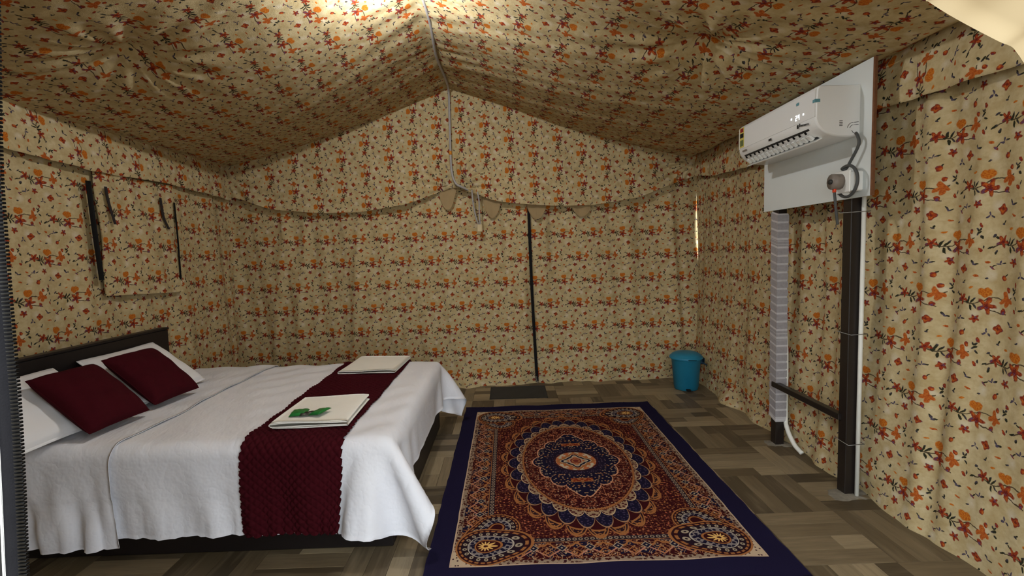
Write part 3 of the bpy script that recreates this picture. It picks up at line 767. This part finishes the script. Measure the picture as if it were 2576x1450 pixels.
# pillows and cushions
def pillow(name, w, d, h, mat, loc, rot, label, group, pinch=.10, flange=0.0, seed=0, cat='pillow'):
    n = 44; a, c = np.meshgrid(np.linspace(-1, 1, n), np.linspace(-1, 1, n), indexing='ij')
    prof = np.clip((1 - np.abs(a) ** 2.4) * (1 - np.abs(c) ** 2.4), 0, 1) ** .40
    ct = 1 - .035 * (np.abs(a) * np.abs(c)) ** 5
    xx = a * ct * w / 2 * (1 - pinch * (1 - c ** 2) * np.abs(a) ** 3 * .6); yy = c * ct * d / 2 * (1 - pinch * (1 - a ** 2) * np.abs(c) ** 3 * .6)
    r = np.random.default_rng(seed); wr = .006 * np.sin(a * 7 + c * 4 + seed) * np.sin(c * 6 - a * 3 + seed * 2)
    zt = prof * h / 2 + wr * prof; zb = -prof * h / 2 * .8
    top = np.stack([xx, yy, zt], -1).reshape(-1, 3); bot = np.stack([xx, yy, zb], -1).reshape(-1, 3)
    idx = np.arange(n * n).reshape(n, n); q = np.stack([idx[:-1, :-1], idx[1:, :-1], idx[1:, 1:], idx[:-1, 1:]], -1).reshape(-1, 4)
    o = mesh(name, np.concatenate([top, bot]), np.concatenate([q, q[:, ::-1] + n * n]), mat)
    o.location = loc; o.rotation_euler = rot
    # hemmed seam round the edge
    ring = np.concatenate([idx[:, 0], idx[-1, 1:], idx[-2::-1, -1], idx[0, -2:0:-1]])
    R = top[ring]; Rm = R * np.array([1 + flange / (w / 2), 1 + flange / (d / 2), 1]); k = len(ring)
    V = np.concatenate([R * [.985, .985, 1] + [0, 0, .003], Rm + [0, 0, .0015], Rm - [0, 0, .0015], R * [.985, .985, 1] - [0, 0, .003]])
    F = [(j * k + i, j * k + (i + 1) % k, (j + 1) * k + (i + 1) % k, (j + 1) * k + i) for j in range(3) for i in range(k)]
    mesh('seam', V, F, mat, o)
    return tag(o, label, cat, group)
TILT = math.radians(38)
pillow('pillow', .48, .64, .13, WHITE_PILLOW, (-2.575, 3.285, .79), (0, TILT, 0), 'white pillow leaning on the headboard at its window flap end', None, seed=1, flange=.014)
pillow('pillow', .48, .64, .13, WHITE_PILLOW, (-2.575, 2.46, .79), (0, TILT, math.radians(-3)), 'white pillow leaning on the headboard beside the entrance zip edge, mostly hidden by its cushion', None, seed=2, flange=.014)
pillow('cushion', .45, .39, .15, MAROON, (-2.40, 3.105, .805), (0, math.radians(41), math.radians(-4)), 'maroon cushion on the pillow at the window flap end of the headboard', None, seed=3, cat='cushion', flange=.003)
pillow('cushion', .45, .39, .15, MAROON, (-2.39, 2.63, .805), (0, math.radians(41), math.radians(-4)), 'maroon cushion on the pillow beside the hanging front side of the sheet', None, seed=4, cat='cushion', flange=.003)

# folded towels on the runner
def folded(name, L, Wd, layers, th, loc, rz, label, seed):
    """cloth folded back and forth: one continuous strip extruded across its width"""
    r = np.random.default_rng(seed); prof = []; z = 0.0
    for k in range(layers):
        a, b_ = (-L / 2, L / 2) if k % 2 == 0 else (L / 2, -L / 2)
        jit = r.uniform(-.008, .004) if k < layers - 1 else 0
        xs = np.linspace(a, b_ + np.sign(b_) * jit, 14)
        prof += [(x, z) for x in xs]
        if k < layers - 1:
            cx = b_ + np.sign(b_) * jit
            for t in np.linspace(-math.pi / 2, math.pi / 2, 7)[1:-1]: prof.append((cx + np.sign(b_) * th * .5 * math.cos(t), z + th * .5 + th * .5 * math.sin(t)))
        z += th
    nl = np.clip((np.array(prof)[:, 1] / th).round().astype(int), 0, layers); loff = r.uniform(-.009, .009, layers + 1)
    prof = np.array(prof); m = 16; wv = np.linspace(-Wd / 2, Wd / 2, m)
    P = np.zeros((len(prof), m, 3))
    for j in range(m):
        P[:, j, 0] = prof[:, 0]; P[:, j, 1] = wv[j] + loff[nl] * (wv[j] / Wd * 2) + .004 * np.sin(prof[:, 0] * 17 + nl * 2 + seed); P[:, j, 2] = prof[:, 1] + .006 + .0045 * np.sin(prof[:, 0] * 11 + wv[j] * 7 + seed) * (prof[:, 1] / max(z, .01)) - .004 * (np.abs(prof[:, 0]) / (L / 2)) ** 6 * (prof[:, 1] / max(z, .01))
    o = grid(name, P, WHITE_TOWEL, thick=th * .55, flip=True)
    o.location = loc; o.rotation_euler = (0, 0, rz)
    return tag(o, label, 'towel')
tz = BT + .030
t1 = folded('folded_towel', .40, .46, 4, .0125, (-1.115, 2.715, tz + .004), math.radians(2), 'white folded towel on the runner carrying small green sachets', 5)
t2 = folded('folded_towel', .44, .50, 3, .0105, (-1.125, 3.88, tz + .004), math.radians(-2), 'thin white folded towel on the runner with nothing on it', 8)
def sachet(name, w, d, h, mat, loc, rot, label, cat, group=None):
    n = 14; a, c = np.meshgrid(np.linspace(-1, 1, n), np.linspace(-1, 1, n), indexing='ij')
    pf = ((1 - a ** 8) * (1 - c ** 4)) ** .5
    top = np.stack([a * w / 2, c * d / 2 * (1 + .06 * np.abs(a) ** 3), pf * h + .002 + .0012 * np.sin(a * 9) * np.sin(c * 7) * pf], -1)
    o = grid(name, top, mat, thick=.0015); 
    o.location = loc; o.rotation_euler = rot
    return tag(o, label, cat)
ts = tz + .004 + 4 * .0125 + .001
sachet('soap_sachet', .085, .10, .014, GREEN, (-1.205, 2.595, ts), (0, 0, math.radians(8)), 'plump green foil sachet at the folded edge of the towel', 'sachet')
sachet('soap_sachet', .07, .105, .012, GREEN, (-1.09, 2.60, ts + .002), (0, math.radians(-8), math.radians(-16)), 'flat green foil sachet with a turned-up corner beside the black one', 'sachet')
sachet('comb_sachet', .085, .04, .010, BLACKFOIL, (-1.15, 2.575, ts + .001), (0, 0, math.radians(25)), 'small black wrapper lying between the two green sachets', 'sachet')

# ------------------------------------------------------------------ rug
def rugmat():
    mt, b = new_mat('persian_rug_print', .97, .05)
    uv = uvnode(); x, y, _ = gsep(uv)
    ax, ay = abs(x), abs(y); sv = gxyz(ax, ay)
    HX, HY = .79, 1.125
    maroon, navy, gold, cream = lin((54, 14, 18)), lin((24, 20, 42)), lin((154, 100, 58)), lin((162, 146, 124))
    d1, c1 = gvoro(sv, 44.0); d2, c2 = gvoro(gxyz(ax + .37, ay * 1.15), 27.0)
    r1, g1, b1 = gsep(c1); r2, g2, b2 = gsep(c2)
    nz_ = gnoise(sv, 26.0, 2)
    fl1 = (d1 < .30) * (r1 > .35)
    curl = (abs(gnoise(sv, 34.0, 0) - .5) < .035) * (nz_ > .46)
    fleckc = gmix(gold, cream, g1)
    # field
    de_, _c = gvoro(gxyz(ax + gsin(ay * 90.0) * .006, ay * .95 + gsin(ax * 80.0) * .006), 40.0, 'DISTANCE_TO_EDGE'); lace = (de_ < .055) * (nz_ > .44)
    col = gmix(maroon, lin((128, 76, 52)), lace * .8)
    col = gmix(col, gmix(gold, lin((170, 92, 70)), b1), fl1 * (d1 < .24))
    # border
    dbx, dby = ax - (HX - .21), ay - (HY - .21)
    db = gmax(dbx, dby)
    side = dbx > dby
    along = side * ay + (1.0 - side) * ax
    tri = abs(gfract(along / .147 + .5) * 2.0 - 1.0)
    bc = gmix(gmix(maroon, navy, (g2 > .6)), lin((170, 120, 84)), lace); bc = gmix(bc, fleckc, (d1 < .22) * (b1 > .3))
    z1 = (abs(db - (tri * .05 + .05) - gsin(along * 128.0) * .006) < .008)
    z2 = (abs(db - (.155 - tri * .06)) < .0055)
    bc = gmix(bc, gold, z1); bc = gmix(bc, lin((176, 120, 100)), z2)
    dia = (abs(tri - 1.0) * .0735 + abs(db - .085)); bc = gmix(bc, navy, dia < .028); bc = gmix(bc, cream, (abs(dia - .026) < .0035) + (dia < .007))
    dia2 = (tri * .0735 + abs(db - .125)); bc = gmix(bc, gold, (abs(dia2 - .028) < .004) + (dia2 < .008))
    band = (db < .034); bead = glen2((gfract(along / .032) - .5) * .032, db - .016)
    bc = gmix(bc, lin((40, 30, 38)), band); bc = gmix(bc, lin((150, 130, 110)), band * (abs(bead - .009) < .0028))
    bc = gmix(bc, gold, abs(db - .036) < .002)
    edge = (db > .175); bc = gmix(bc, gmix(lin((150, 130, 110)), maroon, (d1 < .34)), edge * .85)
    bc = gmix(bc, lin((196, 170, 138)), db > .204)
    col = gmix(col, bc, db > 0.0)
    # great oval with three rows of petals
    ex, ey = x / .385, y / .655
    e = glen2(ex, ey); th = gatan(ey, ex)
    c16 = gcos(th * 13.0); s16 = gsin(th * 13.0)
    sA = gpow(abs(c16), .5); sB = gpow(abs(s16), .5)
    R3 = sB * .18 + 1.25; R2 = sA * .18 + 1.11; R1 = sB * .11 + 1.02
    pet = gmix(lin((40, 22, 30)), gold, (d1 < .22)); pet = gmix(pet, maroon, (e < (R3 - .10)))
    tip = abs(e - (R3 - .075)) * 6.0 + abs(s16) * -.5 + .5
    pet = gmix(pet, gold, (e > (R3 - .028)) + (abs(tip - .22) < .07))
    col = gmix(col, pet, e < R3)
    n2 = gmix(navy, lin((70, 58, 84)), (d1 < .24) * .75); n2 = gmix(n2, gmix(gold, cream, .35), e > (R2 - .02))
    col = gmix(col, n2, e < R2)
    n1 = gmix(lin((150, 126, 100)), lin((70, 26, 30)), (d1 < .36)); n1 = gmix(n1, lin((190, 164, 132)), e > (R1 - .018)); n1 = gmix(n1, maroon, e > (R1 - .004))
    col = gmix(col, n1, e < R1)
    col = gmix(col, gmix(gold, lin((90, 50, 40)), (gfract(th * 30.0) > .55) * (e > 1.006)), e < 1.02)
    fld = gmix(maroon, lin((122, 70, 52)), lace * .7); fld = gmix(fld, fleckc, (d1 < .22) * (r1 > .5)); fld = gmix(fld, lin((170, 104, 74)), curl)
    col = gmix(col, fld, e < .985)
    # lobed navy medallion
    ex2, ey2 = x / .30, y / .445; e2 = glen2(ex2, ey2); t2 = gatan(ey2, ex2)
    lob = gpow(abs(gcos(t2 * 7.0)), .45) * .13 + .86 + gpow(abs(gsin(t2)), 60.0) * .22 + gpow(abs(gcos(t2)), 60.0) * .08
    med = gmix(navy, gmix(cream, gold, g2), (d1 < .27) * (b1 > .25)); med = gmix(med, lin((200, 144, 112)), e2 > (lob - .028))
    col = gmix(col, med, e2 < lob)
    # little gold cartouches above and below the centre
    car = gmax(abs(ax) / .075, abs(ay - .29) / .026); col = gmix(col, gmix(gold, lin((120, 40, 24)), (d1 < .4)), car < 1.0)
    # round centre
    r = glen2(x, y); tc = gatan(y, x)
    col = gmix(col, gmix(lin((30, 22, 40)), lin((84, 70, 88)), (d1 < .2)), r < .215)
    col = gmix(col, lin((54, 26, 34)), r < .162)
    wv = gcos(tc * 4.0) * .016 + gcos(tc * 8.0) * .006
    cc = gmix(lin((186, 172, 150)), lin((176, 102, 62)), (nz_ > .5))
    cc = gmix(cc, gold, abs(r - .105 - wv) < .010); cc = gmix(cc, navy, abs(r - .078 - wv) < .009); cc = gmix(cc, cream, abs(r - .06 - wv * .6) < .007)
    cc = gmix(cc, lin((110, 44, 40)), r < .042); cc = gmix(cc, gold, abs(r - .026) < .005)
    col = gmix(col, cc, r < .147)
    # paisleys in the four corners
    def paisley(col, cx, cy, sc, tx, ty, full=True):
        px, py = (ax - cx) / sc, (ay - cy) / sc
        pr = glen2(px, py) + .0001; dt = gmax((px * tx + py * ty) / pr, 0.0)
        rn = pr / (gpow(dt, 5.0) * .75 + 1.0); pt = gatan(py, px)
        f = gmix(lin((150, 122, 92)), lin((60, 24, 28)), (d1 < .4))
        f = gmix(f, gmix(lin((128, 118, 116)), navy, (d1 < .42)), rn < .095)
        if full:
            f = gmix(f, lin((52, 14, 18)), rn < .062)
            f = gmix(f, gold, (abs(rn - .056) < .004)); f = gmix(f, lin((222, 176, 104)), rn < (gcos(pt * 12.0) * .012 + .032)); f = gmix(f, lin((60, 18, 20)), rn < .010)
        else:
            f = gmix(f, lin((52, 14, 18)), rn < .06); f = gmix(f, gold, (abs(rn - .045) < .006))
        bd = gfract(pt * (17.0 / 6.2832)); ring = gmix(lin((34, 20, 30)), cream, (glen2((bd - .5) * .05, rn - .116) < .013) * (glen2((bd - .5) * .05, rn - .116) > .005))
        f = gmix(f, ring, rn > .097); f = gmix(f, lin((176, 164, 150)), abs(rn - .097) < .0025)
        f = gmix(f, gmix(gold, lin((60, 20, 20)), (gfract(pt * (26.0 / 6.2832)) > .62)), rn > .137)
        f = gmix(f, lin((44, 18, 24)), abs(rn - .153) < .004)
        f = gmix(f, gold, rn > .158)
        return gmix(col, f, rn < .168)
    corner = (ax > .66) * (ay > .99)
    col = gmix(col, gmix(lin((186, 164, 138)), lin((60, 30, 40)), (d1 < .22)), corner)
    col = paisley(col, .56, .80, .78, .75, .66, False)
    col = paisley(col, .62, .965, .93, -.97, -.15)
    col = gmix(col, lin((28, 24, 50)), gmax(ax - HX, ay - HY) > 0.0)
    rim = (abs(gmax(ax - HX, ay - HY) + .004) < .004); col = gmix(col, lin((186, 160, 136)), rim)
    pile = gnoise(uv, 420.0, 2)
    col = gmix(col, (0, 0, 0), (pile - .45) * .7)
    put(b, 'Base Color', col); bump(b, pile, .5, .004)
    return mt
RUGM = rugmat()
RCX, RCY, RHX, RHY = .448, 3.325, .91, 1.275
nx3, ny3 = 120, 160
a, c = np.meshgrid(np.linspace(-RHX, RHX, nx3), np.linspace(-RHY, RHY, ny3), indexing='ij')
jx = .0022 * fold_noise(c * 5, 4, 91) * (np.abs(a) / RHX) ** 6 * np.sign(a); jy = .008 * fold_noise(a * 5, 3, 92) * (np.abs(c) / RHY) ** 6
zr = .009 + .002 * (1 + fold_noise(a * 3 + c * 2, 3, 93) / 3) + .004 * np.exp(-((RHX - a) / .05) ** 2) * (1 + np.sin(c * 19 + np.sin(c * 7) * 2)) * .5
rug = grid('rug', np.stack([a + jx, c + jy, zr], -1), RUGM, UV=np.stack([a, c + .0], -1), thick=.009)
rug.location = (RCX, RCY, .0005); rug.rotation_euler = (0, 0, math.radians(.2))
tag(rug, 'Persian-patterned maroon and gold rug with a navy border beside the bed', 'rug')
fv, ff = [], []
r_ = np.random.default_rng(12)
for x in np.arange(-RHX, RHX, .006):
    L = .012 + r_.random() * .028 * (.5 + .5 * math.sin(x * 31) ** 2); w = .0035; dx = r_.normal(0, .006); y0 = RHY + float(np.interp(x, a[:, 0], jy[:, -1])) - .004
    k = len(fv); fv += [(x - w, y0, .002), (x + w, y0, .002), (x + w, y0, .011), (x - w, y0, .011), (x + dx, y0 + L, .004)]
    ff += [(k, k + 1, k + 4), (k + 1, k + 2, k + 4), (k + 2, k + 3, k + 4), (k + 3, k, k + 4), (k, k + 3, k + 2, k + 1)]
fr = mesh('fringe', fv, ff, NAVY, rug); fr['kind'] = 'stuff'
# door mat under the back zip
c4 = [on(1230, 1006, 2, 0), on(1377, 1005, 2, 0), on(1375, 965, 2, 0), on(1262, 978, 2, 0)]
mp = np.zeros((24, 20, 3)); x0m, x1m, y0m, y1m = -.245, .375, 4.86, 5.30
for i in range(24):
    for j in range(20): mp[i, j] = (x0m + (x1m - x0m) * i / 23, y0m + (y1m - y0m) * j / 19, .008 + .0015 * math.sin(i * .7) * math.cos(j * .6))
tag(grid('doormat', mp, MATM, thick=.0075), 'plain dark grey doormat at the foot of the back zip seam', 'doormat')

# ------------------------------------------------------------------ blue pedal bin
bin_ = empty('pedal_bin', (1.905, 5.03, 0)); tag(bin_, 'blue plastic pedal bin with a domed lid in the tent corner', 'bin')
mesh('bucket', *lathe([(.115, .004), (.122, .006), (.124, .03), (.128, .032), (.152, .33), (.158, .335), (.158, .35), (.150, .352), (.148, .34), (.12, .02)], 48), mat=BLUE, parent=bin_)
lid = mesh('lid', *lathe([(.166, .338), (.174, .345), (.174, .358), (.168, .366), (.16, .37), (.15, .385), (.12, .402), (.06, .412), (.01, .414)], 48), mat=BLUE, parent=bin_)
mesh('lid_tab', *box(-.05, .05, -.185, -.165, .338, .356, .006), mat=BLUE, parent=lid)
mesh('hinge_bracket', *box(.145, .195, -.035, .035, .27, .345, .012), mat=BLUED, parent=bin_)
mesh('handle', *tube(spline([(.155, -.05, .30), (.20, -.06, .27), (.215, 0, .26), (.20, .06, .27), (.155, .05, .30)], 30), .007, 8), mat=BLUED, parent=bin_)
mesh('pedal', *join([box(-.045, -.002, -.155, -.10, .012, .030, .004), box(-.03, -.015, -.12, .0, .012, .02, .002)]), mat=BLACK, parent=bin_, smooth=False)

# ------------------------------------------------------------------ air conditioner stand
XBD = 2.0
st = empty('aircon_stand', (2.03, 3.15, 0)); tag(st, 'dark steel two-post stand with a white mounting board at the top', 'stand'); so = np.array([2.03, 3.15, 0])
def spart(name, b6, mat, bev=.003, parent=st, label=None):
    x0, x1, y0, y1, z0, z1 = b6
    o = mesh(name, *box(x0 - so[0], x1 - so[0], y0 - so[1], y1 - so[1], z0, z1, bev), mat=mat, parent=parent, smooth=False)
    if label: tag(o, label)
    return o
spart('post', (2.017, 2.092, 2.755, 2.825, .003, 2.50), STEEL)
p2 = spart('post', (2.017, 2.082, 3.50, 3.57, .003, 2.50), STEEL)
spart('cross_bar', (2.0, 2.045, 2.80, 3.54, .455, .495), STEEL)
bd = spart('mounting_board', (2.0, 2.016, 2.595, 3.668, 1.80, 2.54), BOARDM, .001, label='white laminated mounting board')
spart('board_edge', (1.9995, 2.0165, 2.583, 2.5955, 1.80, 2.54), PLY, .001, bd, 'raw brown board edge')
# bubble wrap wound round the farther post
wv, wf_ = [], []
zz = np.arange(.20, 1.795, .012)
prof_r = .006 + .002 * np.sin(zz * 9)
ringp = []
for k, z in enumerate(zz):
    e = prof_r[k] + .0018 * (k % 2)
    x0, x1, y0, y1 = 2.017 - e - so[0], 2.082 + e - so[0], 3.50 - e - so[1], 3.57 + e - so[1]
    tilt = .012
    ringp.append([(x0, y0, z - tilt), (x1, y0, z - tilt), (x1, y1, z + tilt), (x0, y1, z + tilt)])
for k, rg in enumerate(ringp): wv += rg
wf_ = [(k * 4 + j, k * 4 + (j + 1) % 4, (k + 1) * 4 + (j + 1) % 4, (k + 1) * 4 + j) for k in range(len(zz) - 1) for j in range(4)] + [(3, 2, 1, 0), tuple((len(zz) - 1) * 4 + j for j in range(4))]
wrp = tag(mesh('plastic_wrap', wv, wf_, WRAP, st, smooth=False), 'milky bubble wrap wound round the post')
for z in np.arange(.24, 1.78, .062):
    e = .0095; V = []
    for (xx, yy, dz) in ((2.017 - e, 3.50 - e, -.012), (2.082 + e, 3.50 - e, -.012), (2.082 + e, 3.57 + e, .012), (2.017 - e, 3.57 + e, .012)):
        V += [(xx - so[0], yy - so[1], z + dz), (xx - so[0], yy - so[1], z + dz + .047)]
    mesh('wrap_band', V, [(0, 2, 3, 1), (2, 4, 5, 3), (4, 6, 7, 5), (6, 0, 1, 7)], WRAPDARK, wrp, smooth=False)
# conduit beside the nearer post, tied with wire
con_ = mesh('conduit_pipe', *tube([(2.078, 2.738, .004), (2.078, 2.738, 1.83)], .012, 12), mat=PVC); tag(con_, 'thin white PVC conduit tied along the bare dark post', 'pipe')
for z in (.33, 1.0, 1.72):
    pts = [(2.006, 2.72, z), (2.006, 2.838, z + .004), (2.104, 2.838, z), (2.104, 2.72, z + .004), (2.006, 2.72, z)]
    mesh('wire_tie', *tube(pts, .0022, 5), mat=METAL, parent=con_)
hp = [(2.078, 3.55, 1.2), (2.10, 3.52, .75), (2.098, 3.51, .25), (2.085, 3.47, .15), (2.085, 3.38, .06), (2.095, 3.30, .022)]
tag(mesh('drain_hose', *tube(spline(hp, 60), .016, 10), mat=PVC), 'white drain hose curving to the floor beside the wrapped post', 'hose')

# ------------------------------------------------------------------ air conditioner
AY0, AY1 = 2.685, 3.565
ac = empty('air_conditioner', (2.0, (AY0 + AY1) / 2, 2.14)); tag(ac, 'white split air conditioner mounted on the white board', 'air conditioner'); ao = np.array([2.0, (AY0 + AY1) / 2, 2.14])
half = (AY1 - AY0) / 2
pr = [(0, .005), (0, .288)]
pr += [(-.215 + .0, .288)]
for t in np.linspace(0, math.pi / 2, 6): pr.append((-.222 - .022 * math.sin(t), .266 + .022 * math.cos(t)))
pr += [(-.248, .20), (-.249, .12)]
for t in np.linspace(0, 1, 12): pr.append((-.249 + .249 * t ** 1.5 * 1.0 * .62 + .10 * t ** 3 * 0, .105 - .102 * (1 - (1 - t) ** 1.9)))
pr += [(-.06, .0)]
pr = [(x, z) for x, z in pr]
def ring_y(y, ins):
    cx, cz = -.12, .15
    return [(cx + (x - cx) * (1 - ins), y, cz + (z - cz) * (1 - ins)) if x < -.001 else (x, y, cz + (z - cz) * (1 - ins * .5)) for x, z in pr]
V = []; rings = [(-half, .055), (-half + .004, .02), (-half + .014, 0), (half - .014, 0), (half - .004, .02), (half, .055)]
for y, i in rings: V += ring_y(y, i)
n = len(pr); F = [(k * n + j, k * n + (j + 1) % n, (k + 1) * n + (j + 1) % n, (k + 1) * n + j) for k in range(len(rings) - 1) for j in range(n)]
F += [tuple(range(n)), tuple((len(rings) - 1) * n + j for j in range(n))[::-1]]
body = mesh('body', V, F, ACWHITE, ac)
md = body.modifiers.new('edge', 'EDGE_SPLIT'); md.split_angle = math.radians(40)
def apart(name, V, F, mat, parent=ac, smooth=False, label=None):
    o = mesh(name, V, F, mat, parent, smooth=smooth)
    if label: tag(o, label)
    return o
# front panel, a thin shell over the face
fp = [(-.2515, .118), (-.2515, .205), (-.2505, .262), (-.246, .272), (-.241, .272), (-.241, .118)]
apart('front_panel', *prism(fp, 1, -half + .006, half - .006), ACWHITE)
# air outlet under the front, with open louver and vanes
def curve_pt(t): return (-.249 + .249 * .62 * t ** 1.5, .105 - .102 * (1 - (1 - t) ** 1.9))
q0, q1 = curve_pt(.20), curve_pt(.64)
def outset(p, d): 
    dx, dz = q1[0] - q0[0], q1[1] - q0[1]; L = math.hypot(dx, dz); nx_, nz_ = dz / L, -dx / L
    return (p[0] + nx_ * d, p[1] + nz_ * d)
y0v, y1v = -half + .085, half - .06
a0, a1 = outset(q0, .0035), outset(q1, .0035); b0, b1 = outset(q0, -.004), outset(q1, -.004)
apart('outlet_recess', *prism([a0, a1, b1, b0], 1, y0v, y1v), DARKGREY)
for k in range(15):
    y = y0v + .02 + (y1v - y0v - .04) * k / 14
    c0, c1 = outset(curve_pt(.40), .004), outset(curve_pt(.58), .004); d1_, d0_ = outset(curve_pt(.58), .020), outset(curve_pt(.40), .016)
    apart('vane', *prism([c0, c1, d1_, d0_], 1, y, y + .026), WHITEPL)
for k in range(13):
    y = y0v + .03 + (y1v - y0v - .05) * k / 12
    c0, c1 = outset(curve_pt(.25), .004), outset(curve_pt(.33), .004); d1_, d0_ = outset(curve_pt(.33), .010), outset(curve_pt(.25), .010)
    apart('inner_fin', *prism([c0, c1, d1_, d0_], 1, y, y + .010), ZIPM)
l0, l1 = outset(curve_pt(.66), .002), outset(curve_pt(.56), .042)
l2, l3 = (l1[0] + .004, l1[1] - .004), (l0[0] + .006, l0[1] - .003)
apart('louver_blade', *prism([l0, l1, l2, l3], 1, y0v - .015, y1v + .015), WHITEPL)
# display, lettering and stickers on the face (x = -.252 plane)
FX = -.2522
def fpatch(name, ya, yb, za, zb, mat, x=FX, parent=ac, t=.0012):
    return apart(name, *box(x - t, x, ya - ao[1], yb - ao[1], za - ao[2], zb - ao[2]), mat, parent)
dc = on(2006, 297, 0, 1.748)
def digit(ch, yc, zc, w, h, t):
    seg = {'2': 'abged', '4': 'fgbc'}[ch]; P = []
    # y decreases to the right as seen from the room
    S_ = {'a': (-w, w, h - t, h), 'g': (-w, w, -t / 2, t / 2), 'd': (-w, w, -h, -h + t), 'b': (-w, -w + t, 0, h), 'c': (-w, -w + t, -h, 0), 'f': (w - t, w, 0, h), 'e': (w - t, w, -h, 0)}
    for s_ in seg:
        ya, yb, za, zb = S_[s_]; P.append(box(FX - .0012, FX, yc + ya - ao[1], yc + yb - ao[1], zc + za - ao[2], zc + zb - ao[2]))
    return join(P)
apart('display_digit', *digit('2', dc[1] + .012, dc[2], .0075, .016, .0045), LED, label='lit digit 2')
apart('display_digit', *digit('4', dc[1] - .012, dc[2], .0075, .016, .0045), LED, label='lit digit 4')
for (x_, y_) in ((1991, 301), (2021, 288)):
    q = on(x_, y_, 0, 1.748); fpatch('indicator_light', q[1] - .006, q[1] + .006, q[2] - .006, q[2] + .006, LED)
q = on(2007, 320, 0, 1.748); fpatch('logo_mark', q[1] - .007, q[1] + .007, q[2] - .011, q[2] + .011, INK)
q0_ = on(2012, 317, 0, 1.748); q1_ = on(2033, 312, 0, 1.748)
for k in range(8):
    f_ = k / 7; yy = q0_[1] + (q1_[1] - q0_[1]) * f_; zz_ = q0_[2] + (q1_[2] - q0_[2]) * f_; hh = .012 if k == 0 else .0065
    fpatch('logo_letter', yy - .0034, yy + .0034, zz_ - .0065, zz_ - .0065 + 2 * hh * .8, INK if k % 2 == 0 else DARKGREY)
q = on(1937, 352, 0, 1.748); fpatch('small_badge', q[1] - .016, q[1] + .016, q[2] - .007, q[2] + .007, DARKGREY)
q = on(1873, 379, 0, 1.748); fpatch('lettering_bar', q[1] - .03, q[1] + .03, q[2] - .005, q[2] + .005, GREYPL)
stk = fpatch('energy_label', AY1 - .082, AY1 - .022, 2.265, 2.408, STICK_Y)
fpatch('label_print', AY1 - .075, AY1 - .03, 2.375, 2.402, STICK_R, FX - .0012, stk); fpatch('label_print', AY1 - .077, AY1 - .028, 2.335, 2.366, INK, FX - .0012, stk)
fpatch('label_print', AY1 - .075, AY1 - .03, 2.275, 2.318, STICK_G, FX - .0012, stk)
# pieces of blue tape on the near edge
apart('tape_piece', *box(-.2545, -.226, -half - .0012, -half + .022, .196, .213), TAPE, label='strip of blue masking tape')
apart('tape_piece', *box(-.2538, -.2522, -half + .15, -half + .175, .225, .24), TAPE, label='strip of blue masking tape')
# slots and pipe-shape marks moulded on the end
for k in range(4): apart('side_slot', *box(-.115, -.097, -half - .001, -half + .001, .088 - k * .009, .091 - k * .009), INK)
for (r0, x_, z_) in ((.020, -.035, .045), (.034, -.035, .045)):
    arc = [(x_ - .0 + -r0 * math.cos(t), -half - .0003, z_ + r0 * math.sin(t)) for t in np.linspace(.15, math.pi / 2, 10)]
    apart('side_slot', *tube(arc, .0014, 5), INK)
    apart('side_slot', *tube([(x_ + .004, -half - .0003, z_ + r0), (x_ + .028, -half - .0003, z_ + r0 + .002)], .0014, 5), INK)
apart('side_slot', *tube([(-.045, -half - .0003, .035), (-.036, -half - .0003, .022), (-.024, -half - .0003, .018)], .0014, 5), INK)

# ------------------------------------------------------------------ switch box, plug and power cord on the board
sbc = on(2137, 458, 0, 1.96)
sb = empty('socket_box', (2.0, sbc[1], sbc[2])); tag(sb, 'white surface-mounted socket box on the mounting board', 'socket')
mesh('box', *box(-.075, 0, -.055, .055, -.055, .055, .006), mat=WHITEPL, parent=sb, smooth=False)
mesh('face_plate', *box(-.084, -.074, -.062, .062, -.062, .062, .004), mat=WHITEPL, parent=sb, smooth=False)
mesh('switch', *box(-.089, -.083, -.012, .012, .018, .04, .002), mat=INK, parent=sb, smooth=False)
pg = empty('power_plug', (2.0 - .084, sbc[1] + .01, sbc[2] + .004)); tag(pg, 'warm grey three-pin plug pushed into the socket box', 'plug')
mesh('plug_body', *prism([(-.038 * math.cos(t), .044 * math.sin(t)) for t in np.linspace(0, 2 * math.pi, 12, endpoint=False)], 0, -.055, 0), mat=GREYPL, parent=pg)
mesh('plug_grip', *prism([(-.016 * math.cos(t), .014 * math.sin(t)) for t in np.linspace(0, 2 * math.pi, 10, endpoint=False)], 0, -.064, -.054), mat=DARKGREY, parent=pg)
mesh('cord_grip', *tube([(-.035, 0, -.035), (-.035, 0, -.060)], .010, 10), mat=REDBIT, parent=pg)
b_ = np.array([2.0, sbc[1], sbc[2]])
pc = [on(2158, 343, 0, 1.965), on(2160, 365, 0, 1.965), on(2140, 405, 0, 1.96), on(2128, 425, 0, 1.955), on(2120, 445, 0, 1.94)]
loop = [b_ + [-.055, -.082 * math.cos(t - .3), .004 + .088 * math.sin(t - .3)] for t in np.linspace(2.4, -2.2, 18)]
tl = on(2102, 500, 0, 1.88); cords = spline([(1.995, AY0 + .03, 2.175)] + pc[:4] + loop + [b_ + [-.05, .07, -.06]], 140)
tag(mesh('power_cord', *tube(cords - ao, .0085, 8), mat=CORD, parent=ac), 'dark grey power cord looping round the socket box')
tail = [np.array(pg.location) + [-.035, 0, -.058], on(2101, 505, 0, 1.87), on(2103, 530, 0, 1.88), on(2107, 565, 0, 1.90)]
mesh('plug_cord', *tube(spline(tail, 40) - np.array(pg.location), .0075, 8), mat=CORD, parent=pg)
